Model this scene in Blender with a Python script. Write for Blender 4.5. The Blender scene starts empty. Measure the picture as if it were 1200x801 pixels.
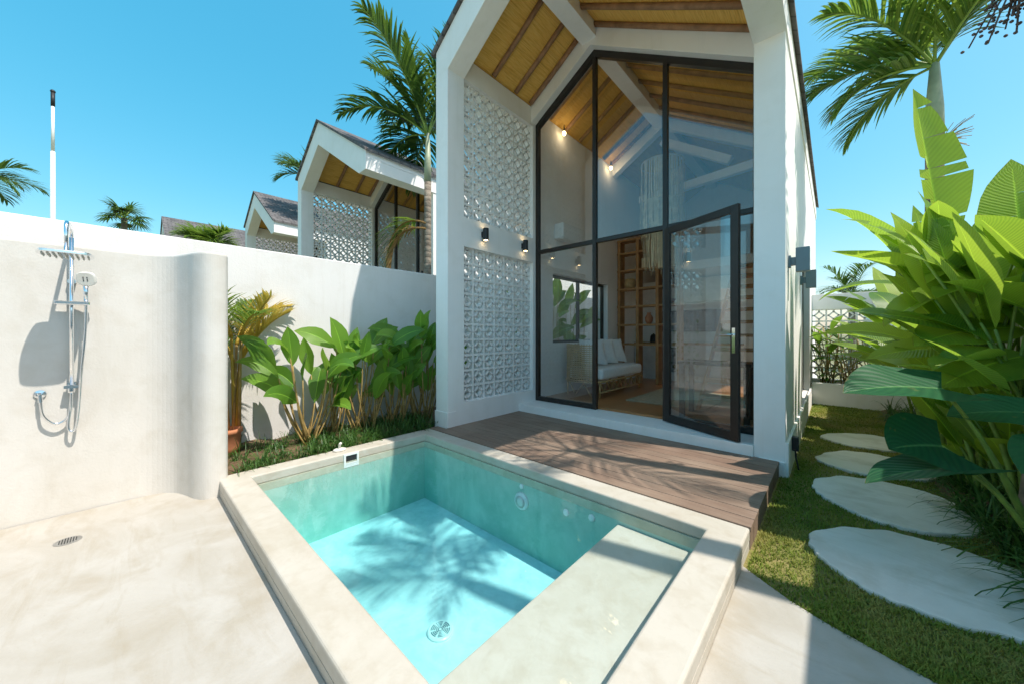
import bpy, bmesh, math, random
from mathutils import Vector as V, Matrix
S = bpy.context.scene
COL = S.collection
R = random.Random(7)
rad = math.radians
sin, cos, pi = math.sin, math.cos, math.pi

# ------------------------------------------------------------------ materials
class NT:
    def __init__(s, name):
        s.m = bpy.data.materials.new(name); s.m.use_nodes = True
        s.t = s.m.node_tree; s.n = s.t.nodes; s.n.clear()
        s.out = s.n.new('ShaderNodeOutputMaterial')
    def N(s, typ, **kw):
        n = s.n.new(typ)
        for k, v in kw.items():
            if k.startswith('i_'):
                key = k[2:]
                key = int(key) if key.isdigit() else key.replace('_', ' ')
                n.inputs[key].default_value = v
            else: setattr(n, k, v)
        return n
    def L(s, a, b): s.t.links.new(a, b)
    def coord(s, scale=(1, 1, 1), kind='Object'):
        c = s.N('ShaderNodeTexCoord'); mp = s.N('ShaderNodeMapping'); mp.inputs['Scale'].default_value = scale
        s.L(c.outputs[kind], mp.inputs[0]); return mp.outputs[0]
    def noise(s, vec, scale, detail=4, rough=.55, dist=0):
        n = s.N('ShaderNodeTexNoise', i_Scale=scale, i_Detail=detail, i_Roughness=rough, i_Distortion=dist)
        s.L(vec, n.inputs['Vector']); return n.outputs['Fac']
    def ramp(s, fac, stops):
        r = s.N('ShaderNodeValToRGB'); e = r.color_ramp.elements
        while len(e) < len(stops): e.new(.5)
        for k, (p, c) in enumerate(stops): e[k].position = p; e[k].color = (*c, 1) if len(c) == 3 else c
        s.L(fac, r.inputs[0]); return r.outputs[0]
    def mix(s, fac, a, b, mode='MIX'):
        m = s.N('ShaderNodeMix', data_type='RGBA', blend_type=mode)
        for sock, v in ((m.inputs[0], fac), (m.inputs[6], a), (m.inputs[7], b)):
            if hasattr(v, 'is_linked'): s.L(v, sock)
            else: sock.default_value = v if not isinstance(v, tuple) else ((*v, 1) if len(v) == 3 else v)
        return m.outputs[2]
    def math(s, op, a, b=0.):
        m = s.N('ShaderNodeMath', operation=op)
        for sock, v in zip(m.inputs, (a, b)):
            if hasattr(v, 'is_linked'): s.L(v, sock)
            else: sock.default_value = v
        return m.outputs[0]
    def bsdf(s, col, rough=.6, metal=0, spec=.4, bump=None, bs=.3, bd=.01, **kw):
        p = s.N('ShaderNodeBsdfPrincipled')
        if hasattr(col, 'is_linked'): s.L(col, p.inputs['Base Color'])
        else: p.inputs['Base Color'].default_value = (*col, 1)
        if hasattr(rough, 'is_linked'): s.L(rough, p.inputs['Roughness'])
        else: p.inputs['Roughness'].default_value = rough
        p.inputs['Metallic'].default_value = metal; p.inputs['Specular IOR Level'].default_value = spec
        if bump is not None:
            b = s.N('ShaderNodeBump', i_Strength=bs, i_Distance=bd); s.L(bump, b.inputs['Height']); s.L(b.outputs[0], p.inputs['Normal'])
        for k, v in kw.items(): p.inputs[k.replace('_', ' ')].default_value = v
        return p.outputs[0]
    def end(s, sh): s.L(sh, s.out.inputs[0]); return s.m

M = {}
def plain(name, col, rough=.6, metal=0, spec=.4, var=.12, sc=6., bump=.1):
    t = NT(name); v = t.coord(); n = t.noise(v, sc, 5)
    lo = tuple(c*(1-var) for c in col); hi = tuple(min(1, c*(1+var)) for c in col)
    f = t.noise(v, sc*14, 3)
    M[name] = t.end(t.bsdf(t.ramp(n, [(.3, lo), (.7, hi)]), rough, metal, spec, bump=f, bs=bump, bd=.004))
def mottled(name, c1, c2, c3, s1=1.2, s2=6., rough=.7, bump=.15, dist=.6, spec=.35, streak=None, speck=.35, ang=.5):
    t = NT(name); v = t.coord(); a = t.noise(v, s1, 6, .62, dist); b = t.noise(v, s2, 6, .6, .3); f = t.noise(v, 60, 4)
    c = t.ramp(a, [(.33, c1), (.62, c2)])
    c = t.mix(t.math('MULTIPLY', t.ramp(b, [(.5, (0,0,0)), (.72, (1,1,1))]), .55), c, c3)
    if streak:                                   # trowel sweeps or run-off marks, stretched one way
        tc = t.N('ShaderNodeTexCoord'); mp = t.N('ShaderNodeMapping'); mp.inputs['Scale'].default_value = streak; mp.inputs['Rotation'].default_value = (0, 0, ang)
        t.L(tc.outputs['Object'], mp.inputs[0]); q = t.noise(mp.outputs[0], 1, 6, .68, .5)
        c = t.mix(t.math('MULTIPLY', t.ramp(q, [(.52, (0,0,0)), (.70, (1,1,1))]), .5), c, c3); b = t.math('ADD', b, q)
    k = t.noise(v, 34, 5, .75); c = t.mix(t.math('MULTIPLY', t.ramp(k, [(.66, (0,0,0)), (.74, (1,1,1))]), speck), c, tuple(x*.62 for x in c3))
    M[name] = t.end(t.bsdf(c, rough, 0, spec, bump=t.math('ADD', f, t.math('MULTIPLY', b, 1.5)), bs=bump, bd=.006))
mottled('rough_render', (.71,.70,.69), (.755,.745,.735), (.65,.63,.595), 1.0, 4., .85, .35, streak=(7, 7, .45), speck=.14)  # rough plaster; base darkened below white_paint to offset full sun on these walls
mottled('white_paint', (.865,.85,.83), (.90,.885,.865), (.81,.79,.75), 1.0, 3., .75, .14, streak=(9, 9, .55), speck=.10)  # smooth house paint; base raised above rough_render to lift the shaded front
mottled('shower_plaster', (.61,.585,.535), (.66,.64,.60), (.56,.525,.46), 1.1, 5., .7, .25, streak=(3, 3, 1.2), speck=.12)
mottled('terrace_cement', (.41,.38,.325), (.48,.46,.42), (.355,.305,.225), 1.3, 3.2, .6, .30, 1.4, streak=(1.6, 7, 3), speck=.35, ang=.75)
mottled('coping_cement', (.50,.46,.385), (.56,.525,.46), (.44,.385,.30), 2.0, 8., .6, .22, .8, streak=(3, 3, 3), speck=.25)
mottled('pool_plaster', (.62,.67,.68), (.78,.81,.82), (.50,.56,.57), 2.6, 9., .7, .2, 1.6, streak=(4, 2, 3), speck=.45)
mottled('pool_wall', (.30,.50,.42), (.44,.61,.53), (.56,.68,.61), 1.8, 7., .7, .15, .8, streak=(6, 6, .8), speck=.15)
mottled('waterline_stain', (.40,.42,.32), (.52,.54,.44), (.34,.36,.25), 3, 9., .7, .2, .8, streak=(7, 7, 1), speck=.3)
mottled('slab_cement', (.70,.67,.61), (.80,.77,.715), (.50,.46,.36), 1.5, 3.5, .75, .35, 1.4, streak=(1.5, 6, 3), speck=.3, ang=.3)
mottled('soil', (.10,.06,.035), (.19,.125,.075), (.28,.21,.13), 6, 24, .95, .9)
mottled('turf_soil', (.14,.15,.04), (.24,.21,.07), (.36,.27,.13), 1.6, 9, .95, .8)
mottled('earth', (.16,.17,.07), (.24,.23,.12), (.3,.26,.16), .4, 3, .95, .4)
plain('black_metal', (.022,.017,.014), .38, 0, .5, .2)
plain('grey_metal', (.13,.19,.22), .4, .2, .5, .08)
plain('dark_plastic', (.02,.022,.024), .5)
plain('chrome', (.82,.84,.86), .12, 1, .5, .03, bump=.0)
plain('pale_plastic', (.72,.72,.68), .35, 0, .5, .04)
plain('white_plastic', (.8,.81,.8), .35, 0, .5, .03)
plain('white_cloth', (.78,.78,.76), .9, 0, .1, .05, 20, .4)
plain('cream_strand', (.66,.56,.38), .9, 0, .1, .2, 9, .3)
plain('rattan', (.50,.33,.15), .55, 0, .3, .25, 18, .4)
plain('shelf_wood', (.42,.22,.085), .5, 0, .4, .2, 7, .1)
plain('dark_wood', (.07,.04,.022), .5, 0, .4, .3, 9)
plain('rafter_pole', (.34,.19,.105), .6, 0, .3, .3, 8, .3)
plain('kitchen_white', (.7,.69,.66), .4)
plain('rug', (.42,.36,.25), .95, 0, .1, .2, 30, .8)
plain('terracotta', (.5,.2,.1), .8)
plain('stone_pebble', (.72,.70,.64), .7, 0, .3, .15, 30)
plain('steel_grate', (.42,.42,.41), .35, .8, .5, .2, 30)
plain('bark_palm', (.25,.21,.165), .9, 0, .2, .3, 14, .9)
plain('stem_tan', (.36,.25,.09), .6, 0, .3, .35, 12, .2)
plain('stem_green', (.20,.30,.05), .5, 0, .4, .3, 9, .15)
plain('crownshaft_green', (.36,.40,.27), .45, 0, .4, .25, 5, .1)
plain('seed_brown', (.10,.07,.06), .8)
plain('fruit_red', (.22,.05,.02), .5)

def planks(name, c1, c2, c3, axis='x', rough=.55, w=.14, spec=.35):
    t = NT(name); v = t.coord((1.2, 14, 14) if axis == 'x' else (14, 1.2, 14)); g = t.noise(v, 3, 6, .65, .4)
    c = t.coord(); sx = t.N('ShaderNodeSeparateXYZ'); t.L(c, sx.inputs[0])
    k = t.math('FLOOR', t.math('DIVIDE', sx.outputs[1 if axis == 'x' else 0], w))
    wn = t.N('ShaderNodeTexWhiteNoise', noise_dimensions='1D'); t.L(k, wn.inputs['W'])
    base = t.ramp(g, [(.3, c1), (.7, c2)])
    base = t.mix(t.math('MULTIPLY', wn.outputs['Value'], .6), base, c3)
    big = t.noise(t.coord(), 1.4, 4)
    base = t.mix(t.math('MULTIPLY', t.ramp(big, [(.45, (0,0,0)), (.7, (1,1,1))]), .4), base, tuple(x*1.35 for x in c2))
    M[name] = t.end(t.bsdf(base, rough, 0, spec, bump=g, bs=.25, bd=.004))
planks('deck_wood', (.17,.115,.085), (.30,.225,.17), (.20,.12,.085), 'x', .6)
planks('floor_wood', (.32,.13,.045), (.50,.23,.085), (.40,.155,.05), 'x', .3, .09, .5)

def thatch():
    t = NT('bamboo_matting'); c = t.coord(); sx = t.N('ShaderNodeSeparateXYZ'); t.L(c, sx.inputs[0])
    v = t.coord((26, 1.3, 26)); n = t.noise(v, 3, 5, .7); n2 = t.noise(t.coord(), 1.5, 4)
    n3 = t.noise(t.coord((70, .9, 70)), 2, 3, .6)
    col = t.ramp(n, [(.28, (.60,.31,.055)), (.5, (.88,.53,.125)), (.72, (.94,.66,.23))])
    col = t.mix(t.math('MULTIPLY', t.ramp(n3, [(.32, (1,1,1)), (.42, (0,0,0))]), .55), col, (.33,.15,.03))
    col = t.mix(t.math('MULTIPLY', n2, .35), col, (.66,.31,.055))
    M['bamboo_matting'] = t.end(t.bsdf(col, .6, 0, .3, bump=n, bs=.5, bd=.006))
thatch()
def shingle():
    t = NT('roof_shingle'); v = t.coord((1, 1, 1), 'UV')
    b = t.N('ShaderNodeTexBrick', i_Scale=1., i_Mortar_Size=.012, i_Brick_Width=.22, i_Row_Height=.14, i_Color1=(.095,.088,.088,1), i_Color2=(.20,.19,.19,1), i_Mortar=(.02,.018,.018,1))
    t.L(v, b.inputs['Vector']); n = t.noise(v, 5, 6, .7)
    c = t.mix(.55, b.outputs[0], t.ramp(n, [(.3, (.065,.06,.06)), (.55, (.155,.145,.145)), (.75, (.31,.275,.26))]), 'MIX')
    M['roof_shingle'] = t.end(t.bsdf(c, .85, 0, .2, bump=t.math('SUBTRACT', n, b.outputs['Fac']), bs=.6, bd=.02))
shingle()
def trunk():
    t = NT('ringed_trunk'); v = t.coord(); sx = t.N('ShaderNodeSeparateXYZ'); t.L(v, sx.inputs[0])
    n = t.noise(v, 9, 5, .7); z = t.math('ADD', t.math('MULTIPLY', sx.outputs[2], 60.), t.math('MULTIPLY', n, 6.))
    w = t.math('ADD', t.math('MULTIPLY', t.math('SINE', z), .5), .5)
    c = t.ramp(n, [(.3, (.17,.14,.11)), (.7, (.36,.31,.25))]); c = t.mix(t.math('MULTIPLY', t.ramp(w, [(0, (1,1,1)), (.22, (0,0,0))]), .65), c, (.09,.07,.055))
    M['ringed_trunk'] = t.end(t.bsdf(c, .9, 0, .2, bump=t.math('ADD', w, n), bs=.6, bd=.01))
trunk()
def leafmat(name, dark, light, trans, tcol, veins=26., slope=.8, spec=.5, rough=.38, vamp=.5, midc=None):
    t = NT(name); uv = t.coord((1, 1, 1), 'UV'); sx = t.N('ShaderNodeSeparateXYZ'); t.L(uv, sx.inputs[0])
    u = t.math('ABSOLUTE', t.math('SUBTRACT', t.math('FRACT', sx.outputs[0]), .5))
    ph = t.math('MULTIPLY', t.math('SUBTRACT', sx.outputs[1], t.math('MULTIPLY', u, slope)), veins*6.283)
    w = t.math('ADD', t.math('MULTIPLY', t.math('SINE', ph), .5), .5)
    n = t.noise(t.coord(), 2.6, 4, .6); n2 = t.noise(uv, 3.5, 3)
    wn = t.N('ShaderNodeTexWhiteNoise', noise_dimensions='1D'); t.L(t.math('FLOOR', sx.outputs[0]), wn.inputs['W'])
    var = t.math('ADD', t.math('MULTIPLY', wn.outputs['Value'], .55), t.math('MULTIPLY', n, .45))
    c = t.ramp(var, [(.25, dark), (.75, light)])
    c = t.mix(t.math('MULTIPLY', w, vamp*.35), c, tuple(x*1.5 for x in light))
    c = t.mix(t.ramp(u, [(.0, (1,1,1)), (.03, (0,0,0))]), c, midc or tuple(min(1, x*1.9) for x in light))
    c = t.mix(t.math('MULTIPLY', t.ramp(n2, [(.66, (0,0,0)), (.74, (1,1,1))]), .5), c, (.30,.22,.05))
    rim = t.math('MULTIPLY', t.ramp(t.math('ADD', t.math('ADD', u, t.math('MULTIPLY', n2, .10)), t.math('MULTIPLY', t.ramp(sx.outputs[1], [(.86, (0,0,0)), (1, (1,1,1))]), .06)), [(.535, (0,0,0)), (.56, (1,1,1))]), .75 if vamp else 0.)
    c = t.mix(rim, c, (.27,.17,.05))
    p = t.bsdf(c, rough, 0, spec, bump=w, bs=.25*vamp*2, bd=.006)
    tr = t.N('ShaderNodeBsdfTranslucent'); t.L(t.mix(.5, c, tcol), tr.inputs[0])
    ms = t.N('ShaderNodeMixShader'); ms.inputs[0].default_value = trans; t.L(p, ms.inputs[1]); t.L(tr.outputs[0], ms.inputs[2])
    M[name] = t.end(ms.outputs[0])
leafmat('leaf_canna', (.05,.17,.02), (.20,.38,.042), .4, (.32,.52,.05), 22, .7)
leafmat('leaf_banana', (.04,.17,.02), (.33,.46,.045), .52, (.50,.72,.07), 40, .25, .5, .36, .8)
leafmat('leaf_taro', (.008,.075,.03), (.028,.135,.042), .2, (.08,.36,.07), 9, .9, .25, .5, .6, (.11,.27,.09))
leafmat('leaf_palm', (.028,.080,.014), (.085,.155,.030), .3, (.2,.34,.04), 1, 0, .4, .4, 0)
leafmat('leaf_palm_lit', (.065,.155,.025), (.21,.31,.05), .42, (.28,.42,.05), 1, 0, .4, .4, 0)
leafmat('leaf_yellow', (.42,.30,.045), (.72,.52,.09), .4, (.6,.5,.1), 1, 0, .4, .5, 0)
leafmat('leaf_dry', (.22,.12,.05), (.40,.27,.11), .3, (.5,.35,.1), 1, 0, .2, .7, 0)
leafmat('leaf_tuft', (.022,.075,.016), (.075,.165,.030), .25, (.15,.32,.04), 1, 0, .4, .45, 0)
def grassmat():
    t = NT('grass_blade'); n = t.noise(t.coord(), 1.3, 4, .7); n2 = t.noise(t.coord(), 22, 3)
    c = t.ramp(n, [(.32, (.10,.20,.022)), (.48, (.24,.31,.045)), (.64, (.48,.40,.13))]); c = t.mix(t.math('MULTIPLY', n2, .5), c, (.20,.24,.04))
    p = t.bsdf(c, .6, 0, .25); tr = t.N('ShaderNodeBsdfTranslucent'); t.L(c, tr.inputs[0])
    ms = t.N('ShaderNodeMixShader'); ms.inputs[0].default_value = .3; t.L(p, ms.inputs[1]); t.L(tr.outputs[0], ms.inputs[2]); M['grass_blade'] = t.end(ms.outputs[0])
grassmat()
def glass(name, ior, tint, rough=.0):
    t = NT(name); f = t.N('ShaderNodeFresnel', i_IOR=ior); tr = t.N('ShaderNodeBsdfTransparent', i_Color=(*tint, 1)); g = t.N('ShaderNodeBsdfGlossy', i_Roughness=rough)
    geo = t.N('ShaderNodeNewGeometry'); fac = t.math('MULTIPLY', f.outputs[0], t.math('SUBTRACT', 1., geo.outputs['Backfacing']))   # the back of the sheet would mirror totally
    ms = t.N('ShaderNodeMixShader'); t.L(fac, ms.inputs[0]); t.L(tr.outputs[0], ms.inputs[1]); t.L(g.outputs[0], ms.inputs[2]); M[name] = t.end(ms.outputs[0])
glass('clear_glass', 2.5, (.97,.985,.985))
def watermat():
    t = NT('pool_water'); v = t.coord(); n = t.noise(v, 3.2, 3, .5, .4)
    b = t.N('ShaderNodeBump', i_Strength=.28, i_Distance=.02); t.L(n, b.inputs['Height'])
    f = t.N('ShaderNodeFresnel', i_IOR=1.33); t.L(b.outputs[0], f.inputs['Normal'])
    geo = t.N('ShaderNodeNewGeometry'); sx = t.N('ShaderNodeSeparateXYZ'); t.L(geo.outputs['True Normal'], sx.inputs[0])
    top = t.math('MULTIPLY', t.math('GREATER_THAN', sx.outputs[2], .5), t.math('SUBTRACT', 1., geo.outputs['Backfacing']))
    fac = t.math('MULTIPLY', f.outputs[0], top)
    tr = t.N('ShaderNodeBsdfTransparent'); g = t.N('ShaderNodeBsdfGlossy', i_Roughness=.02); t.L(b.outputs[0], g.inputs['Normal'])
    ms = t.N('ShaderNodeMixShader'); t.L(fac, ms.inputs[0]); t.L(tr.outputs[0], ms.inputs[1]); t.L(g.outputs[0], ms.inputs[2]); t.L(ms.outputs[0], t.out.inputs[0])
    ab = t.N('ShaderNodeVolumeAbsorption', i_Color=(.10,.90,.95,1), i_Density=.54); t.L(ab.outputs[0], t.out.inputs[1]); M['pool_water'] = t.m
watermat()
def emit(name, col, st):
    t = NT(name); e = t.N('ShaderNodeEmission', i_Color=(*col, 1), i_Strength=st); M[name] = t.end(e.outputs[0])
emit('warm_bulb', (1, .72, .35), 5.)
t = NT('dark_glass'); M['dark_glass'] = t.end(t.bsdf((.01,.014,.013), .06, 0, .6))

# ------------------------------------------------------------------ mesh helpers
LOC = {}
class MB:
    def __init__(s): s.v = []; s.f = []; s.uv = []; s.has_uv = False
    def add(s, vs, fs, uvs=None):
        o = len(s.v); s.v += [tuple(p) for p in vs]; s.f += [tuple(i+o for i in f) for f in fs]
        if uvs: s.has_uv = True
        s.uv += list(uvs) if uvs else [(0, 0)]*len(vs)
        return s
    def box(s, x0, x1, y0, y1, z0, z1):
        return s.add([(x, y, z) for z in (z0, z1) for y in (y0, y1) for x in (x0, x1)],
                     [(0,2,3,1), (4,5,7,6), (0,1,5,4), (2,6,7,3), (0,4,6,2), (1,3,7,5)])
    def obox(s, c, ax, ay, az):      # centre and three half-axes
        c, ax, ay, az = V(c), V(ax), V(ay), V(az)
        return s.add([c+ax*x+ay*y+az*z for z in (-1, 1) for y in (-1, 1) for x in (-1, 1)],
                     [(0,2,3,1), (4,5,7,6), (0,1,5,4), (2,6,7,3), (0,4,6,2), (1,3,7,5)])
    def prism(s, pts, axis, a, b):   # outline extruded along an axis between a and b
        n = len(pts); mk = {'x': lambda p, h: (h, p[0], p[1]), 'y': lambda p, h: (p[0], h, p[1]), 'z': lambda p, h: (p[0], p[1], h)}[axis]
        return s.add([mk(p, a) for p in pts]+[mk(p, b) for p in pts],
                     [tuple(range(n))[::-1], tuple(range(n, 2*n))]+[(i, (i+1) % n, (i+1) % n+n, i+n) for i in range(n)])
    def tube(s, pts, r, n=8, cap=True):
        pts = [V(p) for p in pts]; m = len(pts); rs = r if isinstance(r, (list, tuple)) else [r]*m
        prev = None; vs = []; uvs = []
        for k, p in enumerate(pts):
            d = (pts[min(k+1, m-1)]-pts[max(k-1, 0)]).normalized()
            a = prev if prev is not None else (V((0, 0, 1)) if abs(d.z) < .9 else V((1, 0, 0)))
            x = (a-d*a.dot(d)).normalized(); y = d.cross(x); prev = x
            vs += [p+(x*cos(2*pi*i/n)+y*sin(2*pi*i/n))*rs[k] for i in range(n)]
        fs = [(k*n+i, k*n+(i+1) % n, (k+1)*n+(i+1) % n, (k+1)*n+i) for k in range(m-1) for i in range(n)]
        if cap: fs += [tuple(range(n))[::-1], tuple(range((m-1)*n, m*n))]
        return s.add(vs, fs)
    def lathe(s, c, prof, n=20, axis='z'):
        vs = []; 
        for r_, h in prof:
            for i in range(n):
                a = 2*pi*i/n; p = (r_*cos(a), r_*sin(a), h)
                if axis == 'y': p = (p[0], p[2], p[1])
                if axis == 'x': p = (p[2], p[0], p[1])
                vs.append(V(c)+V(p))
        m = len(prof)
        fs = [(k*n+i, k*n+(i+1) % n, (k+1)*n+(i+1) % n, (k+1)*n+i) for k in range(m-1) for i in range(n)]
        fs += [tuple(range(n))[::-1], tuple(range((m-1)*n, m*n))]
        return s.add(vs, fs)
    def ball(s, c, r, n=10, sc=(1, 1, 1)):
        vs = [V(c)+V((r*sc[0]*cos(2*pi*i/n)*sin(pi*j/n), r*sc[1]*sin(2*pi*i/n)*sin(pi*j/n), r*sc[2]*cos(pi*j/n))) for j in range(1, n) for i in range(n)]
        vs += [V(c)+V((0, 0, r*sc[2])), V(c)-V((0, 0, r*sc[2]))]; T, B = len(vs)-2, len(vs)-1
        fs = [(j*n+i, (j+1)*n+i, (j+1)*n+(i+1) % n, j*n+(i+1) % n) for j in range(n-2) for i in range(n)]
        fs += [(T, i, (i+1) % n) for i in range(n)]+[(B, (n-2)*n+(i+1) % n, (n-2)*n+i) for i in range(n)]
        return s.add(vs, fs)
    def build(s, name, mat, parent=None, smooth=False, bevel=0, fix=True, seg=2):
        o0 = V((0, 0, 0)); q = parent
        while q is not None:
            o0 = o0+q.location; q = q.parent
        me = bpy.data.meshes.new(name); me.from_pydata([V(p)-o0 for p in s.v], [], s.f)
        if fix and len(s.f) < 60000:
            bm = bmesh.new(); bm.from_mesh(me); bmesh.ops.recalc_face_normals(bm, faces=bm.faces); bm.to_mesh(me); bm.free()
        if s.has_uv:
            ul = me.uv_layers.new(name='UVMap'); li = [0]*len(me.loops); me.loops.foreach_get('vertex_index', li)
            ul.data.foreach_set('uv', [c for i in li for c in s.uv[i]])
        me.materials.append(M[mat])
        if smooth: me.polygons.foreach_set('use_smooth', [True]*len(me.polygons))
        ob = bpy.data.objects.new(name, me); COL.objects.link(ob)
        if parent is not None: ob.parent = parent
        if bevel:
            b = ob.modifiers.new('edge', 'BEVEL'); b.width = bevel; b.segments = seg; b.limit_method = 'ANGLE'; b.angle_limit = rad(35)
        return ob
def tag(o, label, cat, group=None):
    o['label'] = label; o['category'] = cat
    if group: o['group'] = group
    return o
def thing(name, label, cat, loc, group=None):
    o = bpy.data.objects.new(name, None); COL.objects.link(o); o.location = loc; o.empty_display_size = .1
    return tag(o, label, cat, group)
def struct(o, kind='structure'): o['kind'] = kind; return o
def dup_tree(o, loc=None, parent=None, skip=()):
    c = o.copy(); COL.objects.link(c)
    if parent is not None: c.parent = parent; c.matrix_parent_inverse = o.matrix_parent_inverse
    if loc is not None: c.location = loc
    for ch in list(o.children):
        if ch.name.split('.')[0] not in skip: dup_tree(ch, None, c, skip)
    return c
def crom(pts, k=6, closed=True):
    out = []; n = len(pts)
    for i in range(n if closed else n-1):
        g = lambda j: V(pts[j % n]) if closed else V(pts[max(0, min(n-1, j))])
        a, b, c, d = g(i-1), g(i), g(i+1), g(i+2)
        for q in range(k):
            t = q/k; out.append(.5*((2*b)+(c-a)*t+(2*a-5*b+4*c-d)*t*t+(3*b-a-3*c+d)*t*t*t))
    if not closed: out.append(V(pts[-1]))
    return out

# ------------------------------------------------------------------ camera, sun, sky
cam = bpy.data.cameras.new('camera'); co = bpy.data.objects.new('camera', cam); COL.objects.link(co); S.camera = co
co.location = (0, 0, 1.1); co.rotation_euler = (pi/2, 0, rad(42.46)); cam.sensor_width = 36; cam.lens = 36*412/1200
cam.shift_y = -9.5/1200; cam.clip_start = .05; cam.clip_end = 2000
SUN = V((.40, .105, .70)).normalized()
sl = bpy.data.lights.new('sun', 'SUN'); sl.energy = 2.0; sl.angle = rad(.53); sl.color = (1, .92, .82)
so = bpy.data.objects.new('sun', sl); COL.objects.link(so); so.rotation_euler = (-SUN).to_track_quat('-Z', 'Y').to_euler(); so.location = SUN*30
W = bpy.data.worlds.new('World'); S.world = W; W.use_nodes = True; wn = W.node_tree.nodes; wl = W.node_tree.links
sky = wn.new('ShaderNodeTexSky'); sky.sky_type = 'NISHITA'; sky.sun_disc = False; sky.sun_elevation = math.asin(SUN.z); sky.sun_rotation = math.atan2(SUN.x, SUN.y)
sky.air_density = 1.0; sky.dust_density = 1.5; sky.ozone_density = 1.0
hs = wn.new('ShaderNodeHueSaturation'); hs.inputs['Hue'].default_value = .470; hs.inputs['Saturation'].default_value = 2.25; hs.inputs['Value'].default_value = 1.22
gm = wn.new('ShaderNodeGamma'); gm.inputs[1].default_value = .5; wl.new(sky.outputs[0], gm.inputs[0]); wl.new(gm.outputs[0], hs.inputs['Color']); wl.new(hs.outputs[0], wn['Background'].inputs[0]); wn['Background'].inputs[1].default_value = .15
S.view_settings.view_transform = 'Standard'; S.view_settings.look = 'None'; S.view_settings.exposure = 1.44; S.view_settings.gamma = 1
cy = S.cycles; S.render.engine = 'CYCLES'
cy.use_denoising = True; cy.denoiser = 'OPENIMAGEDENOISE'; cy.max_bounces = 10; cy.diffuse_bounces = 5; cy.glossy_bounces = 4; cy.transparent_max_bounces = 24; cy.transmission_bounces = 6
cy.sample_clamp_indirect = 6.; cy.caustics_reflective = False; cy.caustics_refractive = False

# ------------------------------------------------------------------ ground
b = MB(); B = 600
for x0, x1, y0, y1 in ((-B, -3.99, -B, B), (-.38, B, -B, B), (-3.99, -.38, -B, .51), (-3.99, -.38, 2.72, B)):
    b.add([(x0, y0, -.345), (x1, y0, -.345), (x1, y1, -.345), (x0, y1, -.345)], [(0, 1, 2, 3)])
struct(b.build('ground', 'earth'))
edge = [(1.25, 2.02), (.6, 2.11), (.306, 2.164), (.194, 2.19), (.066, 2.23), (-.036, 2.262), (-.17, 2.325), (-.289, 2.402), (-.401, 2.48)]
b = MB().prism([(-4.34, -3.19), (1.25, -3.19)]+edge+[(-.401, .531), (-3.85, .531), (-4.34, .30)], 'z', -.34, -.28)
struct(b.build('terrace', 'terrace_cement', bevel=.006))
b = MB().add([(-.42, 2.0, -.288), (1.25, 2.0, -.288), (1.25, 9.3, -.288), (-.42, 9.3, -.288)], [(0, 1, 2, 3)])
struct(b.build('lawn', 'turf_soil'))
bedE = [(x+.03*sin(y*7), y) for x, y in ((.98, 2.0), (.93, 2.5), (.80, 3.1), (.78, 3.7), (.72, 4.3), (.70, 5), (.68, 5.8), (.62, 6.6), (.6, 7.6), (.6, 9.25))]
def bedx(y):
    for (x0, y0), (x1, y1) in zip(bedE, bedE[1:]):
        if y0 <= y <= y1: return x0+(x1-x0)*(y-y0)/(y1-y0)
    return bedE[0][0]
b = MB(); N = 44
for i in range(N+1):
    y = 2.03+i*(7.2/N)
    for j in range(7):
        x = bedx(y)+(1.249-bedx(y))*j/6
        b.add([(x, y, -.284+(.0 if j == 0 else .03+.03*R.random()))], [])
b.f = [(i*7+j, i*7+j+1, (i+1)*7+j+1, (i+1)*7+j) for i in range(N) for j in range(6)]
struct(b.build('garden_bed', 'soil', smooth=True))
b = MB(); N = 40
for i in range(N+1):
    y = .60+i*(8.4/N)
    for j in range(8):
        x = -5.098+(1.135 if y < 2.76 else 1.065)*j/7
        b.add([(x, y, -.20+.05*R.random()-(.02 if j == 7 else 0))], [])
b.f = [(i*8+j, i*8+j+1, (i+1)*8+j+1, (i+1)*8+j) for i in range(N) for j in range(7)]
struct(b.build('planter_soil', 'soil', smooth=True))

# stepping stones
slabs = [
 ([(-.125,3.02),(-.1,3.2),(.05,3.42),(.3,3.57),(.6,3.56),(.9,3.42),(.97,3.1),(.85,2.83),(.5,2.66),(.2,2.66),(-.03,2.82)], 'largest rounded cement stepping stone, nearest the pool corner'),
 ([(-.15,4.2),(-.07,4.5),(.14,4.69),(.45,4.72),(.72,4.54),(.82,4.2),(.72,3.9),(.5,3.74),(.3,3.7),(.1,3.79),(-.07,3.96)], 'cement stepping stone with leaf shadows, second from the pool corner'),
 ([(-.15,5.2),(.06,5.64),(.31,5.75),(.62,5.64),(.78,5.4),(.7,5.12),(.5,4.96),(.2,4.87),(-.02,4.95)], 'pale stepping stone just behind the drooping dark taro leaf'),
 ([(-.14,6.3),(.07,6.65),(.37,6.81),(.67,6.68),(.75,6.35),(.6,6.1),(.32,6.0),(.06,6.03)], 'smallest looking stepping stone, farthest along the grass path')]
slab_polys = []
for pts, lab in slabs:
    cxx, cyy = sum(q[0] for q in pts)/len(pts), sum(q[1] for q in pts)/len(pts); p = [(cxx+(v.x-cxx)*(1+k_), cyy+(v.y-cyy)*(1+k_)) for v in crom([(x, y, 0) for x, y in pts], 12) for k_ in (.018*sin(v.x*23+v.y*11)+.012*sin(v.x*51-v.y*37)+R.uniform(-.006, .006),)]; slab_polys.append(p)
    tag(MB().prism(p, 'z', -.32, -.262).build('stepping_stone', 'slab_cement', bevel=.01), lab, 'stepping stone', 'stepping stones across the lawn')
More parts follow.
